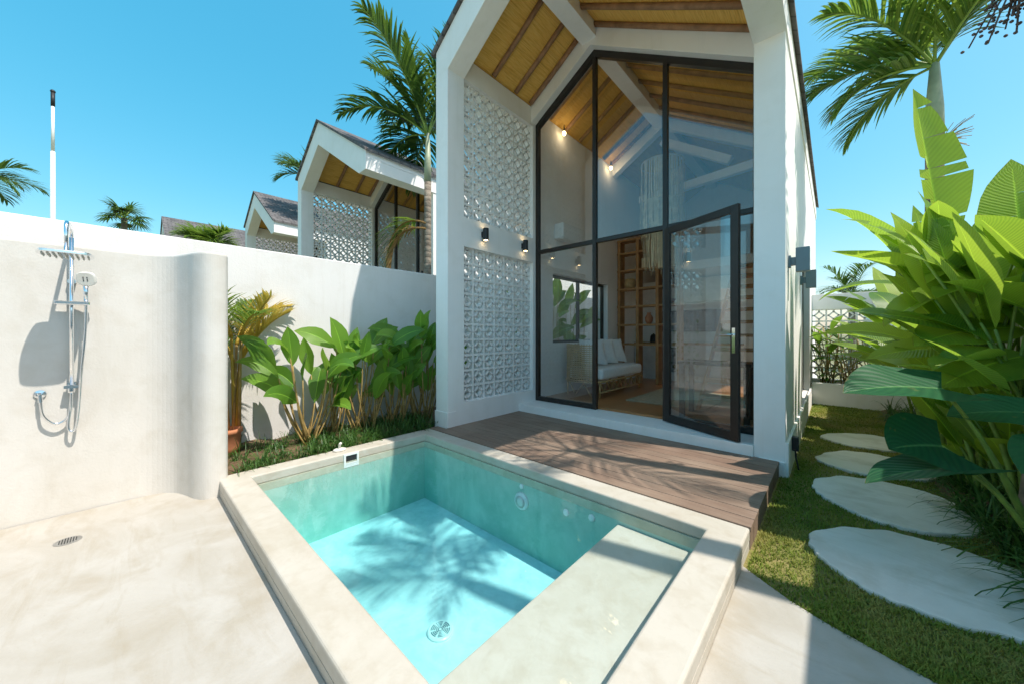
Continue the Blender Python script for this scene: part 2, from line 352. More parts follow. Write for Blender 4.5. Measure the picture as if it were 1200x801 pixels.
def inside(p, x, y):
    c = False; j = len(p)-1
    for i in range(len(p)):
        if (p[i][1] > y) != (p[j][1] > y) and x < (p[j][0]-p[i][0])*(y-p[i][1])/(p[j][1]-p[i][1])+p[i][0]: c = not c
        j = i
    return c
def edge_y(x):
    for (x0, y0), (x1, y1) in zip(edge, edge[1:]):
        if x1 <= x <= x0: return y0+(y1-y0)*(x0-x)/(x0-x1)
    return 2.475
def blade(b, x, y, z, h, w, lean, a):
    dx, dy = cos(a), sin(a); l = lean*h
    b.add([(x-dy*w, y+dx*w, z), (x+dy*w, y-dx*w, z), (x+dx*l*.4-dy*w*.7, y+dy*l*.4+dx*w*.7, z+h*.6), (x+dx*l*.4+dy*w*.7, y+dy*l*.4-dx*w*.7, z+h*.6), (x+dx*l, y+dy*l, z+h)],
          [(0, 1, 3, 2), (2, 3, 4)])
b = MB(); n = 0
while n < 42000:
    y = 2.1+7.1*(R.random()**1.9); x = -.38+R.random()*1.3
    if y < edge_y(x)-.012 or x > bedx(max(y, 2.03))+.05: continue
    if y > 4.3 and x < -.30: continue
    if any(inside(p, x, y) for p in slab_polys): continue
    if sin(x*5.1+y*2.3)+sin(y*3.7-x*8)+R.random()*3 < .1: continue
    blade(b, x, y, -.29, .010+.019*R.random(), .0016+.0012*R.random()+.0004*y, R.uniform(.2, 1.3), R.uniform(0, 2*pi)); n += 1
o = b.build('grass', 'grass_blade', fix=False); struct(o, 'stuff'); tag(o, 'short patchy lawn between the house wall and the planting bed', 'grass')

# ------------------------------------------------------------------ pool
def ring(b, o, i, z0, z1):          # rectangular ring: outer (x0,x1,y0,y1), inner, bottom, top
    q = lambda r, z: [(r[0], r[2], z), (r[1], r[2], z), (r[1], r[3], z), (r[0], r[3], z)]
    vs = q(o, z0)+q(i, z0)+q(o, z1)+q(i, z1); fs = []
    for k in range(4):
        l = (k+1) % 4
        fs += [(k, l, l+8, k+8), (k+4, k+12, l+12, l+4), (k+8, l+8, l+12, k+12), (k, k+4, l+4, l)]
    return b.add(vs, fs)
pool = thing('plunge_pool', 'small cream cement plunge pool of clear turquoise water in front of the wooden deck', 'pool', (-2.2, 1.6, -.28))
PI_ = (-3.76, -.604, .732, 2.50); PB = (-3.752, -.612, .740, 2.492)
ring(MB(), (-3.96, -.397, .527, 2.70), PI_, -.2315, -.145).build('coping', 'coping_cement', pool, bevel=.014, seg=3)
ring(MB(), (-3.928, -.432, .562, 2.668), PB, -1.06, -.301).build('basin_wall', 'pool_wall', pool)
ring(MB(), (-3.928, -.432, .562, 2.668), PB, -.3005, -.232).build('waterline_band', 'waterline_stain', pool)
ring(MB(), (-3.957, -.400, .530, 2.697), (-3.93, -.43, .56, 2.67), -.46, -.232).build('coping_apron', 'coping_cement', pool)
MB().box(PB[0]+.001, PB[1]-.001, PB[2]+.001, PB[3]-.001, -1.05, -.93).build('basin_floor', 'pool_plaster', pool)
MB().box(-1.197, PB[1]-.0015, PB[2]+.0015, PB[3]-.0015, -.929, -.325).build('bench', 'coping_cement', pool, bevel=.008)
dr = MB().lathe((-1.98, 1.44, -.93), [(.088, 0), (.088, .012), (.08, .018)], 32).build('main_drain', 'white_plastic', pool, smooth=False)
g = MB()
for k, r_ in enumerate((.014, .026, .038, .050, .062)):
    for q in range(6):
        a0 = q*pi/3+.12; pts = [(-1.98+r_*cos(a0+t*.115), 1.44+r_*sin(a0+t*.115), -.911) for t in range(8)]
        g.tube(pts, .0034, 5)
g.build('slot', 'grey_metal', dr)
lt = MB().lathe((-2.155, 2.4915, -.46), [(.075, -.022), (.078, -.012), (.085, 0)], 28, 'y').build('pool_light', 'white_plastic', pool, smooth=True)
MB().lathe((-2.155, 2.468, -.46), [(.02, -.008), (.055, -.002)], 24, 'y').build('lens', 'pale_plastic', lt, smooth=True)
MB().lathe((-2.155, 2.4915, -.325), [(.012, -.012), (.022, -.01), (.025, 0)], 16, 'y').build('return_jet', 'white_plastic', pool, smooth=True)
for (x, z) in ((-1.66, -.40), (-1.42, -.36)):
    MB().lathe((x, 2.4915, z), [(.012, -.012), (.026, -.01), (.03, 0)], 16, 'y').build('return_jet', 'white_plastic', pool, smooth=True)
sk = MB()
sk.box(-3.762, -3.748, 1.515, 1.535, -.292, -.152).box(-3.762, -3.748, 1.650, 1.670, -.292, -.152).box(-3.762, -3.748, 1.535, 1.650, -.172, -.152).box(-3.762, -3.748, 1.535, 1.650, -.292, -.245)
s_ = sk.build('skimmer', 'white_plastic', pool, bevel=.002); MB().box(-3.7605, -3.757, 1.537, 1.648, -.243, -.174).build('skimmer_mouth', 'dark_plastic', s_)
wb = MB().box(PB[0]+.0005, PB[1]-.0005, PB[2]+.0005, PB[3]-.0005, -.9295, -.222)
struct(wb.build('water', 'pool_water'))
st = MB()
st.ball((-3.9, 1.53, -.135), .055, 8, (1, 1.3, .35)); st.tube([(-3.9, 1.53, -.13), (-3.9, 1.53, -.08), (-3.87, 1.53, -.06)], .014, 8)
tag(st.build('water_spout', 'stone_pebble', smooth=True), 'small white spout on the coping above the skimmer, beside the ground cover', 'spout')
# deck
dk = thing('wooden_deck', 'dark weathered timber deck with a leafy shadow pattern between the pool and the glass front', 'deck', (-2.1, 3.5, -.28))
b = MB(); y = 2.704
for k in range(12):
    y1 = min(y+.127, 4.296)
    if y1-y > .03: b.box(-3.955 if y1 < 2.87 else -3.766, -.392, y, y1, -.172, -.141+R.uniform(-.001, .001))
    y += .133
b.build('deck_board', 'deck_wood', dk, bevel=.002)
b = MB()
for k in range(12): b.box(-.418, -.396+.002*(k % 2), 2.704+k*.133, min(2.704+k*.133+.13, 4.29), -.33, -.173)
b.build('fascia_board', 'deck_wood', dk, bevel=.002)
MB().box(-3.75, -.43, 2.72, 4.28, -.30, -.175).build('subframe', 'dark_wood', dk)

# ------------------------------------------------------------------ villa
def breeze(y0, z0, nu, nv, u, v, x0, x1, axis='x', rim=.014, dia=.026):
    b = MB()
    def pr(p0, p1, w):                    # bar in the panel plane
        (a0, c0), (a1, c1) = p0, p1; L = math.hypot(a1-a0, c1-c0); nx, nz = -(c1-c0)/L*w/2, (a1-a0)/L*w/2
        q = [(a0+nx, c0+nz), (a1+nx, c1+nz), (a1-nx, c1-nz), (a0-nx, c0-nz)]
        b.prism(q, axis, x0, x1)
    for i in range(nu+1):
        a = y0+i*u; w = rim if 0 < i < nu else rim*.6
        q = [(a-w, z0), (a+w, z0), (a+w, z0+nv*v), (a-w, z0+nv*v)]; b.prism(q, axis, x0-.002, x1+.002)
    for j in range(nv+1):
        c = z0+j*v; w = rim if 0 < j < nv else rim*.6
        q = [(y0, c-w), (y0+nu*u, c-w), (y0+nu*u, c+w), (y0, c+w)]; b.prism(q, axis, x0-.001, x1+.001)
    for i in range(nu):
        for j in range(nv):
            cx, cz = y0+(i+.5)*u, z0+(j+.5)*v; hu, hv = u/2-rim*.3, v/2-rim*.3
            r_ = .078; p = [(cx+r_, cz), (cx, cz+r_), (cx-r_, cz), (cx, cz-r_)]; e = [(cx+hu, cz), (cx, cz+hv), (cx-hu, cz), (cx, cz-hv)]
            for k in range(4):
                pr(p[k], p[(k+1) % 4], dia); pr(((p[k][0]*.9+cx*.1), (p[k][1]*.9+cz*.1)), e[k], dia*1.25)
    return b
RX, RZ, SL = -2.65, 5.86, .62
def roofz(x, off=0): return RZ-off-SL*abs(x-RX)
YB = 12.0
vl = thing('gabled_villa', 'tall white gabled villa with black framed glass front and open glass door, beside the pool', 'villa', (-2.2, 3, -.33), 'white gabled villas in a row')
b = MB(); X0, X1 = -4.03, -3.77
b.box(X0, X1, 2.86, 3.137, -.34, 4.61).box(X0, X1, 3.137, 4.65, -.34, .157).box(X0, X1, 3.137, 4.65, 2.309, 2.715).box(X0, X1, 3.137, 4.65, 4.622, 4.90)
b.box(X0, X1, 4.65, 5.22, -.34, 4.90).box(X0, X1, 5.22, 7.32, -.34, .93).box(X0, X1, 5.22, 7.32, 2.2, 4.90).box(X0, X1, 7.32, YB, -.34, 4.90)
b.box(X0, X1, 3.137, YB, 4.90, 4.93)
lw = b.build('side_wall', 'white_paint', vl)
MB().box(-4.045, -3.762, 2.848, 3.0, -.34, .06).build('wall_base', 'white_paint', vl, bevel=.004)
breeze(3.137, .157, 7, 10, .2161, .2152, -3.90, -3.83).build('breeze_block_screen', 'white_paint', vl)
breeze(3.137, 2.715, 7, 9, .2161, .2119, -3.90, -3.83).build('breeze_block_screen', 'white_paint', vl)
b = MB().box(-.6, -.345, 4.30, 6.75, -.34, 4.07).box(-.6, -.345, 6.75, 9.0, -.34, .0).box(-.6, -.345, 6.75, 9.0, 2.35, 4.07).box(-.6, -.345, 9.0, YB, -.34, 4.07)
b.build('side_wall', 'white_paint', vl)
b = MB().box(-.345, -.318, 4.288, YB, -.34, .05).box(-.56, -.345, 4.285, 4.30, -.34, -.14)
b.build('wall_base', 'white_paint', vl, bevel=.006)
MB().box(-.605, -.332, 3.134, YB, 4.037, 4.245).box(-.60, -.340, 3.134, YB, 4.246, 4.254).box(-.605, -.332, 3.134, YB, 4.255, 4.40).build('eave_beam', 'white_paint', vl)
gab = lambda y0, y1: MB().prism([(-4.03, 4.61), (-3.77, 4.61), (RX, 5.304), (-.605, 4.036), (-.33, 4.036), (-.33, roofz(-.33, .055)), (RX, RZ-.055), (-4.03, roofz(-4.03, .055))], 'y', y0, y1)
gab(2.86, 3.135).build('gable_beam', 'white_paint', vl, bevel=.004)
MB().prism([(-3.768, 4.66), (RX, 5.354), (-.602, 4.085), (-.602, 4.45), (RX, 5.70), (-3.768, 4.99)], 'y', 4.60, 4.84).build('gable_beam', 'white_paint', vl, bevel=.003)
MB().prism([(-3.768, 4.72), (RX, 5.414), (-.602, 4.145), (-.602, 4.45), (RX, 5.70), (-3.768, 4.99)], 'y', 7.55, 7.72).build('truss_beam', 'white_paint', vl)
b = MB(); b.obox((-2.05, 7.63, 4.74), (.62, 0, -.40), (0, .07, 0), (.04, 0, .06)); b.obox((-1.9, 7.63, 4.1), (1.25, 0, .08), (0, .065, 0), (0, 0, .075)); b.build('truss_brace', 'white_paint', vl)
MB().box(-2.79, -2.55, 3.13, YB, 5.42, 5.71).build('ridge_beam', 'white_paint', vl, bevel=.004)
def slope(name, mat, off0, off1, xl, xr, y0, y1, uvs=True):
    for xa, xb in ((xl, RX), (RX, xr)):
        b = MB(); q = [(xa, y0), (xb, y0), (xb, y1), (xa, y1)]
        vs = [(x, y, roofz(x, off1)) for x, y in q]+[(x, y, roofz(x, off0)) for x, y in q]
        uv = [(y, abs(x-RX)*1.177) for x, y in q]*2
        b.add(vs, [(3,2,1,0), (4,5,6,7), (0,1,5,4), (1,2,6,5), (2,3,7,6), (3,0,4,7)], uv)
        b.build(name, mat, vl)
slope('roof', 'roof_shingle', 0, .05, -4.09, -.285, 2.82, YB+.06)
slope('ceiling', 'bamboo_matting', .12, .185, -3.80, -.55, 3.13, YB-.05)
for y in (3.70, 4.19, 4.56, 5.12, 5.62, 6.12, 6.62, 7.12, 7.46):
    for x in (-3.755, -.61):
        x2 = -2.78 if x < RX else -2.56
        MB().tube([(x, y, roofz(x, .222)), ((x+x2)/2, y+.006, roofz((x+x2)/2, .224)), (x2, y, roofz(x2, .222))], .036, 8).build('rafter', 'rafter_pole', vl, smooth=True)
MB().box(-3.769, -.601, 4.28, 4.80, -.34, -.03).build('doorstep', 'white_paint', vl, bevel=.006)
MB().box(-3.769, -.601, 4.801, 11.7, -.34, -.001).build('floor', 'floor_wood', vl)
MB().box(-4.03, -.345, 11.75, 11.99, -.34, 4.0).prism([(-4.02, 3.99), (-.35, 3.99), (-.35, 4.25), (RX, 5.65), (-4.02, 4.8)], 'y', 11.76, 11.98).build('end_wall', 'white_paint', vl)
MB().box(-3.768, -.602, 9.35, 9.5, 0, 2.44).build('kitchen_wall', 'white_paint', vl)
MB().box(-2.35, -.602, 8.0, 11.7, 2.45, 2.62).build('loft_floor', 'white_paint', vl)
MB().box(-2.33, -.61, 8.02, 8.035, 2.63, 3.55).build('loft_balustrade', 'clear_glass', vl)
b = MB()
for k in range(11): b.box(-1.42, -.605, 5.55+k*.235, 5.55+k*.235+.26, .22*(k+1)-.05, .22*(k+1))
b.build('stair_tread', 'shelf_wood', vl, bevel=.004)
MB().prism([(5.5, .02), (5.62, .02), (8.1, 2.34), (8.1, 2.50)], 'x', -1.46, -1.425).build('stair_stringer', 'shelf_wood', vl)
# side windows; the right-hand one is enlarged to let sun brighten the rooms
for x, ya, yb, za, zb, nm in ((-3.90, 5.22, 7.32, .93, 2.2, 3), (-.47, 6.75, 9.0, .0, 2.35, 3)):
    b = MB()
    for k in range(nm): 
        yy = ya+(yb-ya-.05)*k/(nm-1); b.box(x-.03, x+.03, yy, yy+.05, za, zb)
    b.box(x-.028, x+.028, ya, yb, za, za+.05).box(x-.028, x+.028, ya, yb, zb-.05, zb)
    w_ = b.build('side_window', 'black_metal', vl)
    MB().box(x-.004, x+.004, ya+.02, yb-.02, za+.02, zb-.02).build('pane', 'clear_glass', w_)
# glass front
Yg0, Yg1 = 4.715, 4.785
top = lambda x, d=0: (4.66+SL*(x+3.77) if x < RX else 5.354-SL*(x-RX))-d
fr = MB()
def post(x0, x1, z0, za): fr.add([(x0,Yg0,z0),(x1,Yg0,z0),(x1,Yg1,z0),(x0,Yg1,z0),(x0,Yg0,top(x0,za)),(x1,Yg0,top(x1,za)),(x1,Yg1,top(x1,za)),(x0,Yg1,top(x0,za))], [(0,1,2,3),(4,5,6,7),(0,1,5,4),(1,2,6,5),(2,3,7,6),(3,0,4,7)])
post(-3.769, -3.705, -.029, .0); post(-2.68, -2.62, -.029, .09); post(-1.65, -1.59, -.029, .09); post(-.665, -.601, -.029, 0)
fr.prism([(-3.705, top(-3.705)), (RX, 5.353), (-.665, top(-.665)), (-.665, top(-.665, .095)), (RX, 5.353-.105), (-3.705, top(-3.705, .095))], 'y', Yg0-.004, Yg1+.004)
for xa, xb in ((-3.705, -2.68), (-2.62, -1.65), (-1.59, -.665)): fr.box(xa, xb, Yg0+.003, Yg1-.003, 2.455, 2.515)
for xa, xb in ((-3.705, -2.68), (-1.59, -.665)): fr.box(xa, xb, Yg0+.003, Yg1-.003, -.028, .045)
gf = fr.build('glazing_frame', 'black_metal', vl, bevel=.003)
for xa, xb in ((-3.71, -2.675), (-1.595, -.66)): MB().box(xa, xb, 4.745, 4.753, .04, 2.46).build('pane', 'clear_glass', gf)
for xa, xb in ((-3.71, -2.67), (-2.63, -1.64), (-1.60, -.66)):
    pts = [(xa, 2.51), (xb, 2.51), (xb, top(xb, .06))]+([(RX, top(RX, .06))] if xa < RX < xb else [])+[(xa, top(xa, .06))]
    MB().prism(pts, 'y', 4.745, 4.753).build('pane', 'clear_glass', gf)
# door leaf, swung out about its right-hand post
hx, hy = -1.605, 4.70; dx, dy = .905, -.426; W_ = .975
def dp(u, t): return V((hx+dx*u-dy*t, hy+dy*u+dx*t, 0))
b = MB()
def dbox(u0, u1, z0, z1, th=.022): 
    c = dp((u0+u1)/2, 0)+V((0, 0, (z0+z1)/2)); b.obox(c, V((dx, dy, 0))*(u1-u0)/2, V((-dy, dx, 0))*th, (0, 0, (z1-z0)/2))
dbox(0, .075, -.02, 2.452); dbox(W_-.085, W_, -.02, 2.452); dbox(.075, W_-.085, -.02, .075, .0215); dbox(.075, W_-.085, 2.37, 2.452, .0215)
door = b.build('glass_door', 'black_metal', vl, bevel=.003)
b = MB(); dbox(.07, W_-.08, .07, 2.375, .004); b.build('pane', 'clear_glass', door)
b = MB(); u = W_-.042
for s_ in (-1, 1):
    c = dp(u, .026*s_); dbox_c = c+V((0, 0, 1.03)); b.obox(dbox_c, V((dx, dy, 0))*.017, V((-dy, dx, 0))*.005, (0, 0, .13))
    b.tube([c+V((0, 0, 1.09)), dp(u, .07*s_)+V((0, 0, 1.09)), dp(u-.035, .075*s_)+V((0, 0, 1.09)), dp(u-.12, .075*s_)+V((0, 0, 1.088))], .008, 8)
b.build('door_handle', 'chrome', door)
INTERIOR = ('loft_floor', 'loft_balustrade', 'stair_tread', 'stair_stringer', 'kitchen_wall', 'truss_brace')
labs = ['white gabled villa next door, its porch screen glowing above the boundary wall', 'smaller looking white gabled villa with grey shingles, second beyond the boundary wall', 'farthest villa in the row, only its grey shingled roof shows over the wall']
for k in range(3):
    c = dup_tree(vl, vl.location+V((-5.82*(k+1), -1.9 if k == 2 else 0, 0)), None, INTERIOR); c['label'] = labs[k]

# ------------------------------------------------------------------ garden walls
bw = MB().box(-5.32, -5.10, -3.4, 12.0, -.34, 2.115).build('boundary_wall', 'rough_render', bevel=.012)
tag(bw, 'long white plastered boundary wall behind the row of broad leaved plants', 'wall')
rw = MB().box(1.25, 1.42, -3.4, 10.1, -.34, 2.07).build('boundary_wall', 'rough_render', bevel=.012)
tag(rw, 'white boundary wall hidden behind the banana leaves and palm trunks', 'wall')
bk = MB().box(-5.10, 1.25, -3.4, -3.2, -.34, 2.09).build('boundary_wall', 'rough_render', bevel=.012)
tag(bk, 'white boundary wall closing the shower terrace opposite the villa', 'wall')
pl = crom([(-4.35, -.35, 0), (-4.35, -.05, 0), (-4.33, .14, 0), (-4.24, .27, 0), (-4.09, .335, 0), (-3.96, .375, 0), (-3.875, .43, 0), (-3.85, .50, 0), (-3.88, .575, 0), (-3.97, .60, 0)], 5, False)
pts = [(-4.72, -3.19), (-4.35, -3.19), (-4.35, -1.2)]+[(p.x, p.y) for p in pl]+[(-4.72, .60)]
sw = MB().prism(pts, 'z', -.34, 1.79).build('shower_wall', 'shower_plaster', bevel=.025, seg=4)
tag(sw, 'cream plastered freestanding shower wall with a rounded curling end', 'wall')
fd = MB().lathe((-3.77, -.27, -.281), [(.062, 0), (.062, .004), (.05, .005)], 28).build('floor_drain', 'steel_grate'); tag(fd, 'round steel floor drain set in the cream shower terrace', 'drain')
g = MB()
for k in range(-3, 4): g.box(-3.77-.002-math.sqrt(.045**2-(.012*k)**2), -3.77+math.sqrt(.045**2-(.012*k)**2), -.27+.012*k-.0025, -.27+.012*k+.0025, -.2765, -.2745)
g.build('slot', 'dark_plastic', fd)
# far screen wall with planter
fw = thing('breeze_block_wall', 'white breeze block screen wall closing the far end of the grass path', 'wall', (.45, 9.9, -.33))
breeze(-.343, .16, 7, 6, .2276, .24, 9.84, 9.94, 'y').build('block_screen', 'white_paint', fw)
MB().box(-.343, 1.25, 9.80, 9.98, -.34, .16).box(-.343, 1.25, 9.80, 9.98, 1.60, 1.92).build('wall_frame', 'white_paint', fw, bevel=.005)
tag(MB().box(-.318, 1.25, 9.2, 9.32, -.34, .14).build('planter_box', 'white_paint', bevel=.008), 'low white planter kerb at the far end of the grass path', 'planter')
struct(MB().box(-.318, 1.25, 9.32, 9.80, -.34, .06).build('planter_soil', 'soil'))

# ------------------------------------------------------------------ wall lamps and fittings
def sconce(y, lab):
    t = thing('wall_sconce', lab, 'wall lamp', (-3.77, y, 2.53), 'black sconces between the breeze block screens')
    MB().lathe((-3.70, y, 2.53), [(.040, -.085), (.042, -.08), (.042, .08), (.040, .085)], 24).build('lamp_body', 'dark_plastic', t, smooth=False)
    MB().box(-3.769, -3.735, y-.025, y+.025, 2.49, 2.57).build('wall_mount', 'dark_plastic', t)
    for s_ in (-1, 1): MB().lathe((-3.70, y, 2.53+.0862*s_), [(.03, -.001), (.03, .001)], 20).build('bulb', 'warm_bulb', t)
sconce(3.485, 'black up and down sconce, nearest the porch corner post'); sconce(4.369, 'black up and down sconce, next to the glass front')
def lamp(y, lab):
    t = thing('wall_lantern', lab, 'wall lamp', (-.345, y, 1.85), 'grey box lanterns on the side wall')
    MB().box(-.285, -.175, y-.055, y+.055, 1.73, 1.97).build('lamp_body', 'grey_metal', t, bevel=.004)
    MB().box(-.344, -.325, y-.045, y+.045, 1.78, 1.90).box(-.326, -.284, y-.03, y+.03, 1.80, 1.88).build('wall_mount', 'grey_metal', t, bevel=.003)
lamp(4.62, 'grey box lantern on the side wall, nearest the front corner'); lamp(6.35, 'grey box lantern on the side wall, farther along above the window')
t = thing('outdoor_socket', 'small black weatherproof socket box with hanging cord low on the side wall', 'socket', (-.318, 4.62, -.02))
MB().box(-.317, -.262, 4.58, 4.66, -.09, .05).build('socket_box', 'dark_plastic', t, bevel=.006)
MB().tube([(-.29, 4.62, -.09), (-.285, 4.61, -.16), (-.27, 4.60, -.23), (-.262, 4.585, -.275)], .008, 6).build('cord', 'dark_plastic', t, smooth=True)

# shower set
sh = thing('rain_shower', 'chrome rain shower column with square head and hand shower on the cream wall', 'shower', (-4.35, -.29, .68))
b = MB(); xc, yc = -4.29, -.29
b.tube([(xc, yc, .66), (xc, yc, 1.83)], .012, 12); b.tube([(xc, yc, 1.78), (xc, yc, 1.85), (xc+.02, yc, 1.885), (xc+.06, yc, 1.90), (xc+.30, yc, 1.885), (xc+.335, yc, 1.86), (xc+.34, yc, 1.80), (xc+.34, yc, 1.665)], .011, 10)
b.build('riser_pipe', 'chrome', sh, smooth=True)
q = [(xc+.34+sx*(.125 if abs(sx*sy) else .125)*1.0, yc+sy*.125) for sx, sy in ((-1, -1), (1, -1), (1, 1), (-1, 1))]
q = [(p.x, p.y) for p in crom([(xc+.34-.13, yc-.07, 0), (xc+.34-.1, yc-.11, 0), (xc+.34, yc-.128, 0), (xc+.34+.1, yc-.11, 0), (xc+.34+.13, yc-.07, 0), (xc+.34+.13, yc+.07, 0), (xc+.34+.1, yc+.11, 0), (xc+.34, yc+.128, 0), (xc+.34-.1, yc+.11, 0), (xc+.34-.13, yc+.07, 0)], 4)]
hd = MB().prism(q, 'z', 1.642, 1.662).build('shower_head', 'chrome', sh, bevel=.004)
g = MB()
for i in range(-4, 5):
    for j in range(-4, 5):
        if abs(i)+abs(j) < 7: g.lathe((xc+.34+i*.025, yc+j*.025, 1.634), [(.003, -.004), (.006, .009)], 6)
g.build('nozzle', 'pale_plastic', hd)
MB().box(xc-.02, xc+.10, yc-.075, yc+.095, 1.315, 1.343).build('slider_shelf', 'chrome', sh, bevel=.006)
hs_ = MB(); hs_.tube([(xc+.075, yc+.075, 1.33), (xc+.08, yc+.075, 1.40), (xc+.095, yc+.075, 1.46)], [.012, .013, .016], 10)
hm = hs_.build('hand_shower', 'chrome', sh, smooth=True)
b = MB(); c = V((xc+.105, yc+.078, 1.515)); n_ = V((.8, -.25, -.25)).normalized(); a_ = n_.cross(V((0, 0, 1))).normalized(); u_ = a_.cross(n_)
prof = [(cos(2*pi*k/24), sin(2*pi*k/24)) for k in range(24)]; sq = lambda v: math.copysign(abs(v)**.7, v)
b.add([c+a_*sq(x)*.05+u_*sq(y)*.052+n_*h for h in (-.016, .016) for x, y in prof], [tuple(range(24))[::-1], tuple(range(24, 48))]+[(i, (i+1) % 24, (i+1) % 24+24, i+24) for i in range(24)])
fc = b.build('spray_face', 'pale_plastic', hm, bevel=.006)
g = MB()
for i in (-1, 1):
    for j in (-1, 0, 1): 
        p = c+a_*i*.010+u_*j*.013+n_*.0165; g.obox(p, a_*.003, u_*.004, n_*.001)
g.build('nozzle', 'dark_plastic', fc)
MB().lathe((-4.335, yc, 1.50), [(.022, -.014), (.022, .03)], 16, 'x').build('wall_bracket', 'chrome', sh)
b = MB(); b.lathe((-4.335, yc, .72), [(.022, -.014), (.022, .035)], 16, 'x'); b.lathe((xc, yc, .685), [(.016, -.03), (.018, -.02), (.018, .03)], 14); b.box(xc-.03, xc+.03, yc-.035, yc+.035, .690, .712)
b.build('wall_bracket', 'chrome', sh, smooth=False)
b = MB(); b.lathe((-4.345, -.44, .655), [(.03, -.004), (.03, .006), (.014, .01), (.014, .04)], 18, 'x'); b.tube([(-4.31, -.44, .66), (-4.29, -.435, .65), (-4.285, -.432, .60)], .011, 10); b.build('wall_outlet', 'chrome', sh, smooth=False)
hose = crom([(-4.285, -.432, .61), (-4.29, -.42, .50), (-4.30, -.37, .43), (-4.30, -.32, .45), (-4.29, -.295, .52), (-4.285, -.29, .66)], 8, False)
MB().tube(hose, .0085, 8).build('hose', 'chrome', sh, smooth=True)
hose = crom([(xc+.075, yc+.075, 1.33), (xc+.07, yc+.07, 1.1), (xc+.05, yc+.05, .8), (xc+.02, yc+.035, .52), (xc+.01, yc+.02, .385), (xc+.005, yc+.0, .36), (xc, yc-.015, .40), (xc, yc-.004, .55), (xc, yc, .67)], 8, False)
MB().tube(hose, .0085, 8).build('hose', 'chrome', sh, smooth=True)

# ------------------------------------------------------------------ interior
# sofa: runs along the left wall
sf = thing('rattan_sofa', 'rattan daybed sofa with woven arm and white seat cushion inside the glass', 'sofa', (-3.25, 6.25, 0))
b = MB()
for zz in [.26+.035*k for k in range(19)]:
    b.tube(crom([(-3.0, 5.42, zz), (-3.25, 5.35, zz), (-3.5, 5.36, zz), (-3.64, 5.5, zz), (-3.66, 5.8, zz), (-3.66, 6.6, zz), (-3.66, 7.1, zz)], 4, False), .011, 5)
for k in range(34):
    f = k/33; p = crom([(-3.0, 5.42, 0), (-3.25, 5.35, 0), (-3.5, 5.36, 0), (-3.64, 5.5, 0), (-3.66, 5.8, 0), (-3.66, 6.6, 0), (-3.66, 7.1, 0)], 6, False); q = p[min(len(p)-1, int(f*(len(p)-1)))]
    b.tube([(q.x, q.y, .25), (q.x, q.y, .92)], .008, 5)
b.build('woven_back', 'rattan', sf, smooth=True)
b = MB()
b.tube([(-2.93, 5.42, .28), (-2.93, 7.15, .28)], .018, 8); b.tube([(-2.93, 5.42, .10), (-2.93, 7.15, .10)], .015, 8); b.tube([(-3.62, 5.42, .28), (-2.93, 5.42, .28)], .018, 8); b.tube([(-2.93, 7.15, .28), (-3.62, 7.15, .28)], .018, 8); b.tube([(-3.0, 5.42, .25), (-3.0, 5.42, .93)], .018, 8)
for k in range(7): y = 5.42+k*.247; b.tube([(-2.93, y, .28), (-2.93, y+.12, .10), (-2.93, y+.247, .28)], .011, 6)
for y in (5.45, 7.1):
    for x in (-2.95, -3.6): b.tube([(x, y, .28), (x, y, 0)], .016, 8)
b.tube([(-3.55, 5.42, .27), (-3.42, 5.42, .02), (-3.25, 5.42, .24), (-3.1, 5.42, .02)], .011, 6)
b.build('cane_frame', 'rattan', sf, smooth=True)
MB().box(-3.60, -2.90, 5.46, 7.12, .31, .50).build('seat_cushion', 'white_cloth', sf, smooth=True, bevel=.05, seg=4)
def pillow(x, y, z, ry, rz, lab, s=.23):
    b = MB(); n = 10; vs = []
    for side in (-1, 1):
        for i in range(n+1):
            for j in range(n+1):
                u, w = i/n*2-1, j/n*2-1; th = .085*((1-u**2)*(1-w**2))**.45; pin = 1-.10*(1-abs(u))*(abs(w))
                vs.append(V((side*th, u*s*(1-.08*(1-w*w)), w*s*(1-.08*(1-u*u)))))
    m = Matrix.Translation((x, y, z)) @ Matrix.Rotation(rz, 4, 'Z') @ Matrix.Rotation(ry, 4, 'Y'); q = (n+1)**2
    fs = [(o+i*(n+1)+j, o+(i+1)*(n+1)+j, o+(i+1)*(n+1)+j+1, o+i*(n+1)+j+1) for o in (0, q) for i in range(n) for j in range(n)]
    b.add([m @ p for p in vs], fs); o = b.build('pillow', 'white_cloth', smooth=True); tag(o, lab, 'pillow', 'white pillows on the rattan sofa'); o.location = (0, 0, 0)
pillow(-3.36, 5.95, .76, rad(-22), rad(-35), 'white pillow, foremost of the row leaning on the sofa back', .26)
pillow(-3.36, 6.38, .76, rad(-24), rad(-30), 'white pillow in the middle of the row on the sofa', .26)
pillow(-3.37, 6.82, .76, rad(-26), rad(-28), 'white pillow at the kitchen end of the sofa', .26)
ac = thing('air_conditioner', 'white wall mounted air conditioner high inside above the sofa', 'air conditioner', (-3.77, 5.55, 2.95))
MB().box(-3.769, -3.56, 5.25, 6.0, 2.82, 3.10).build('casing', 'white_plastic', ac, bevel=.03, seg=3); MB().box(-3.66, -3.565, 5.28, 5.97, 2.806, 2.819).build('louvre', 'pale_plastic', ac)
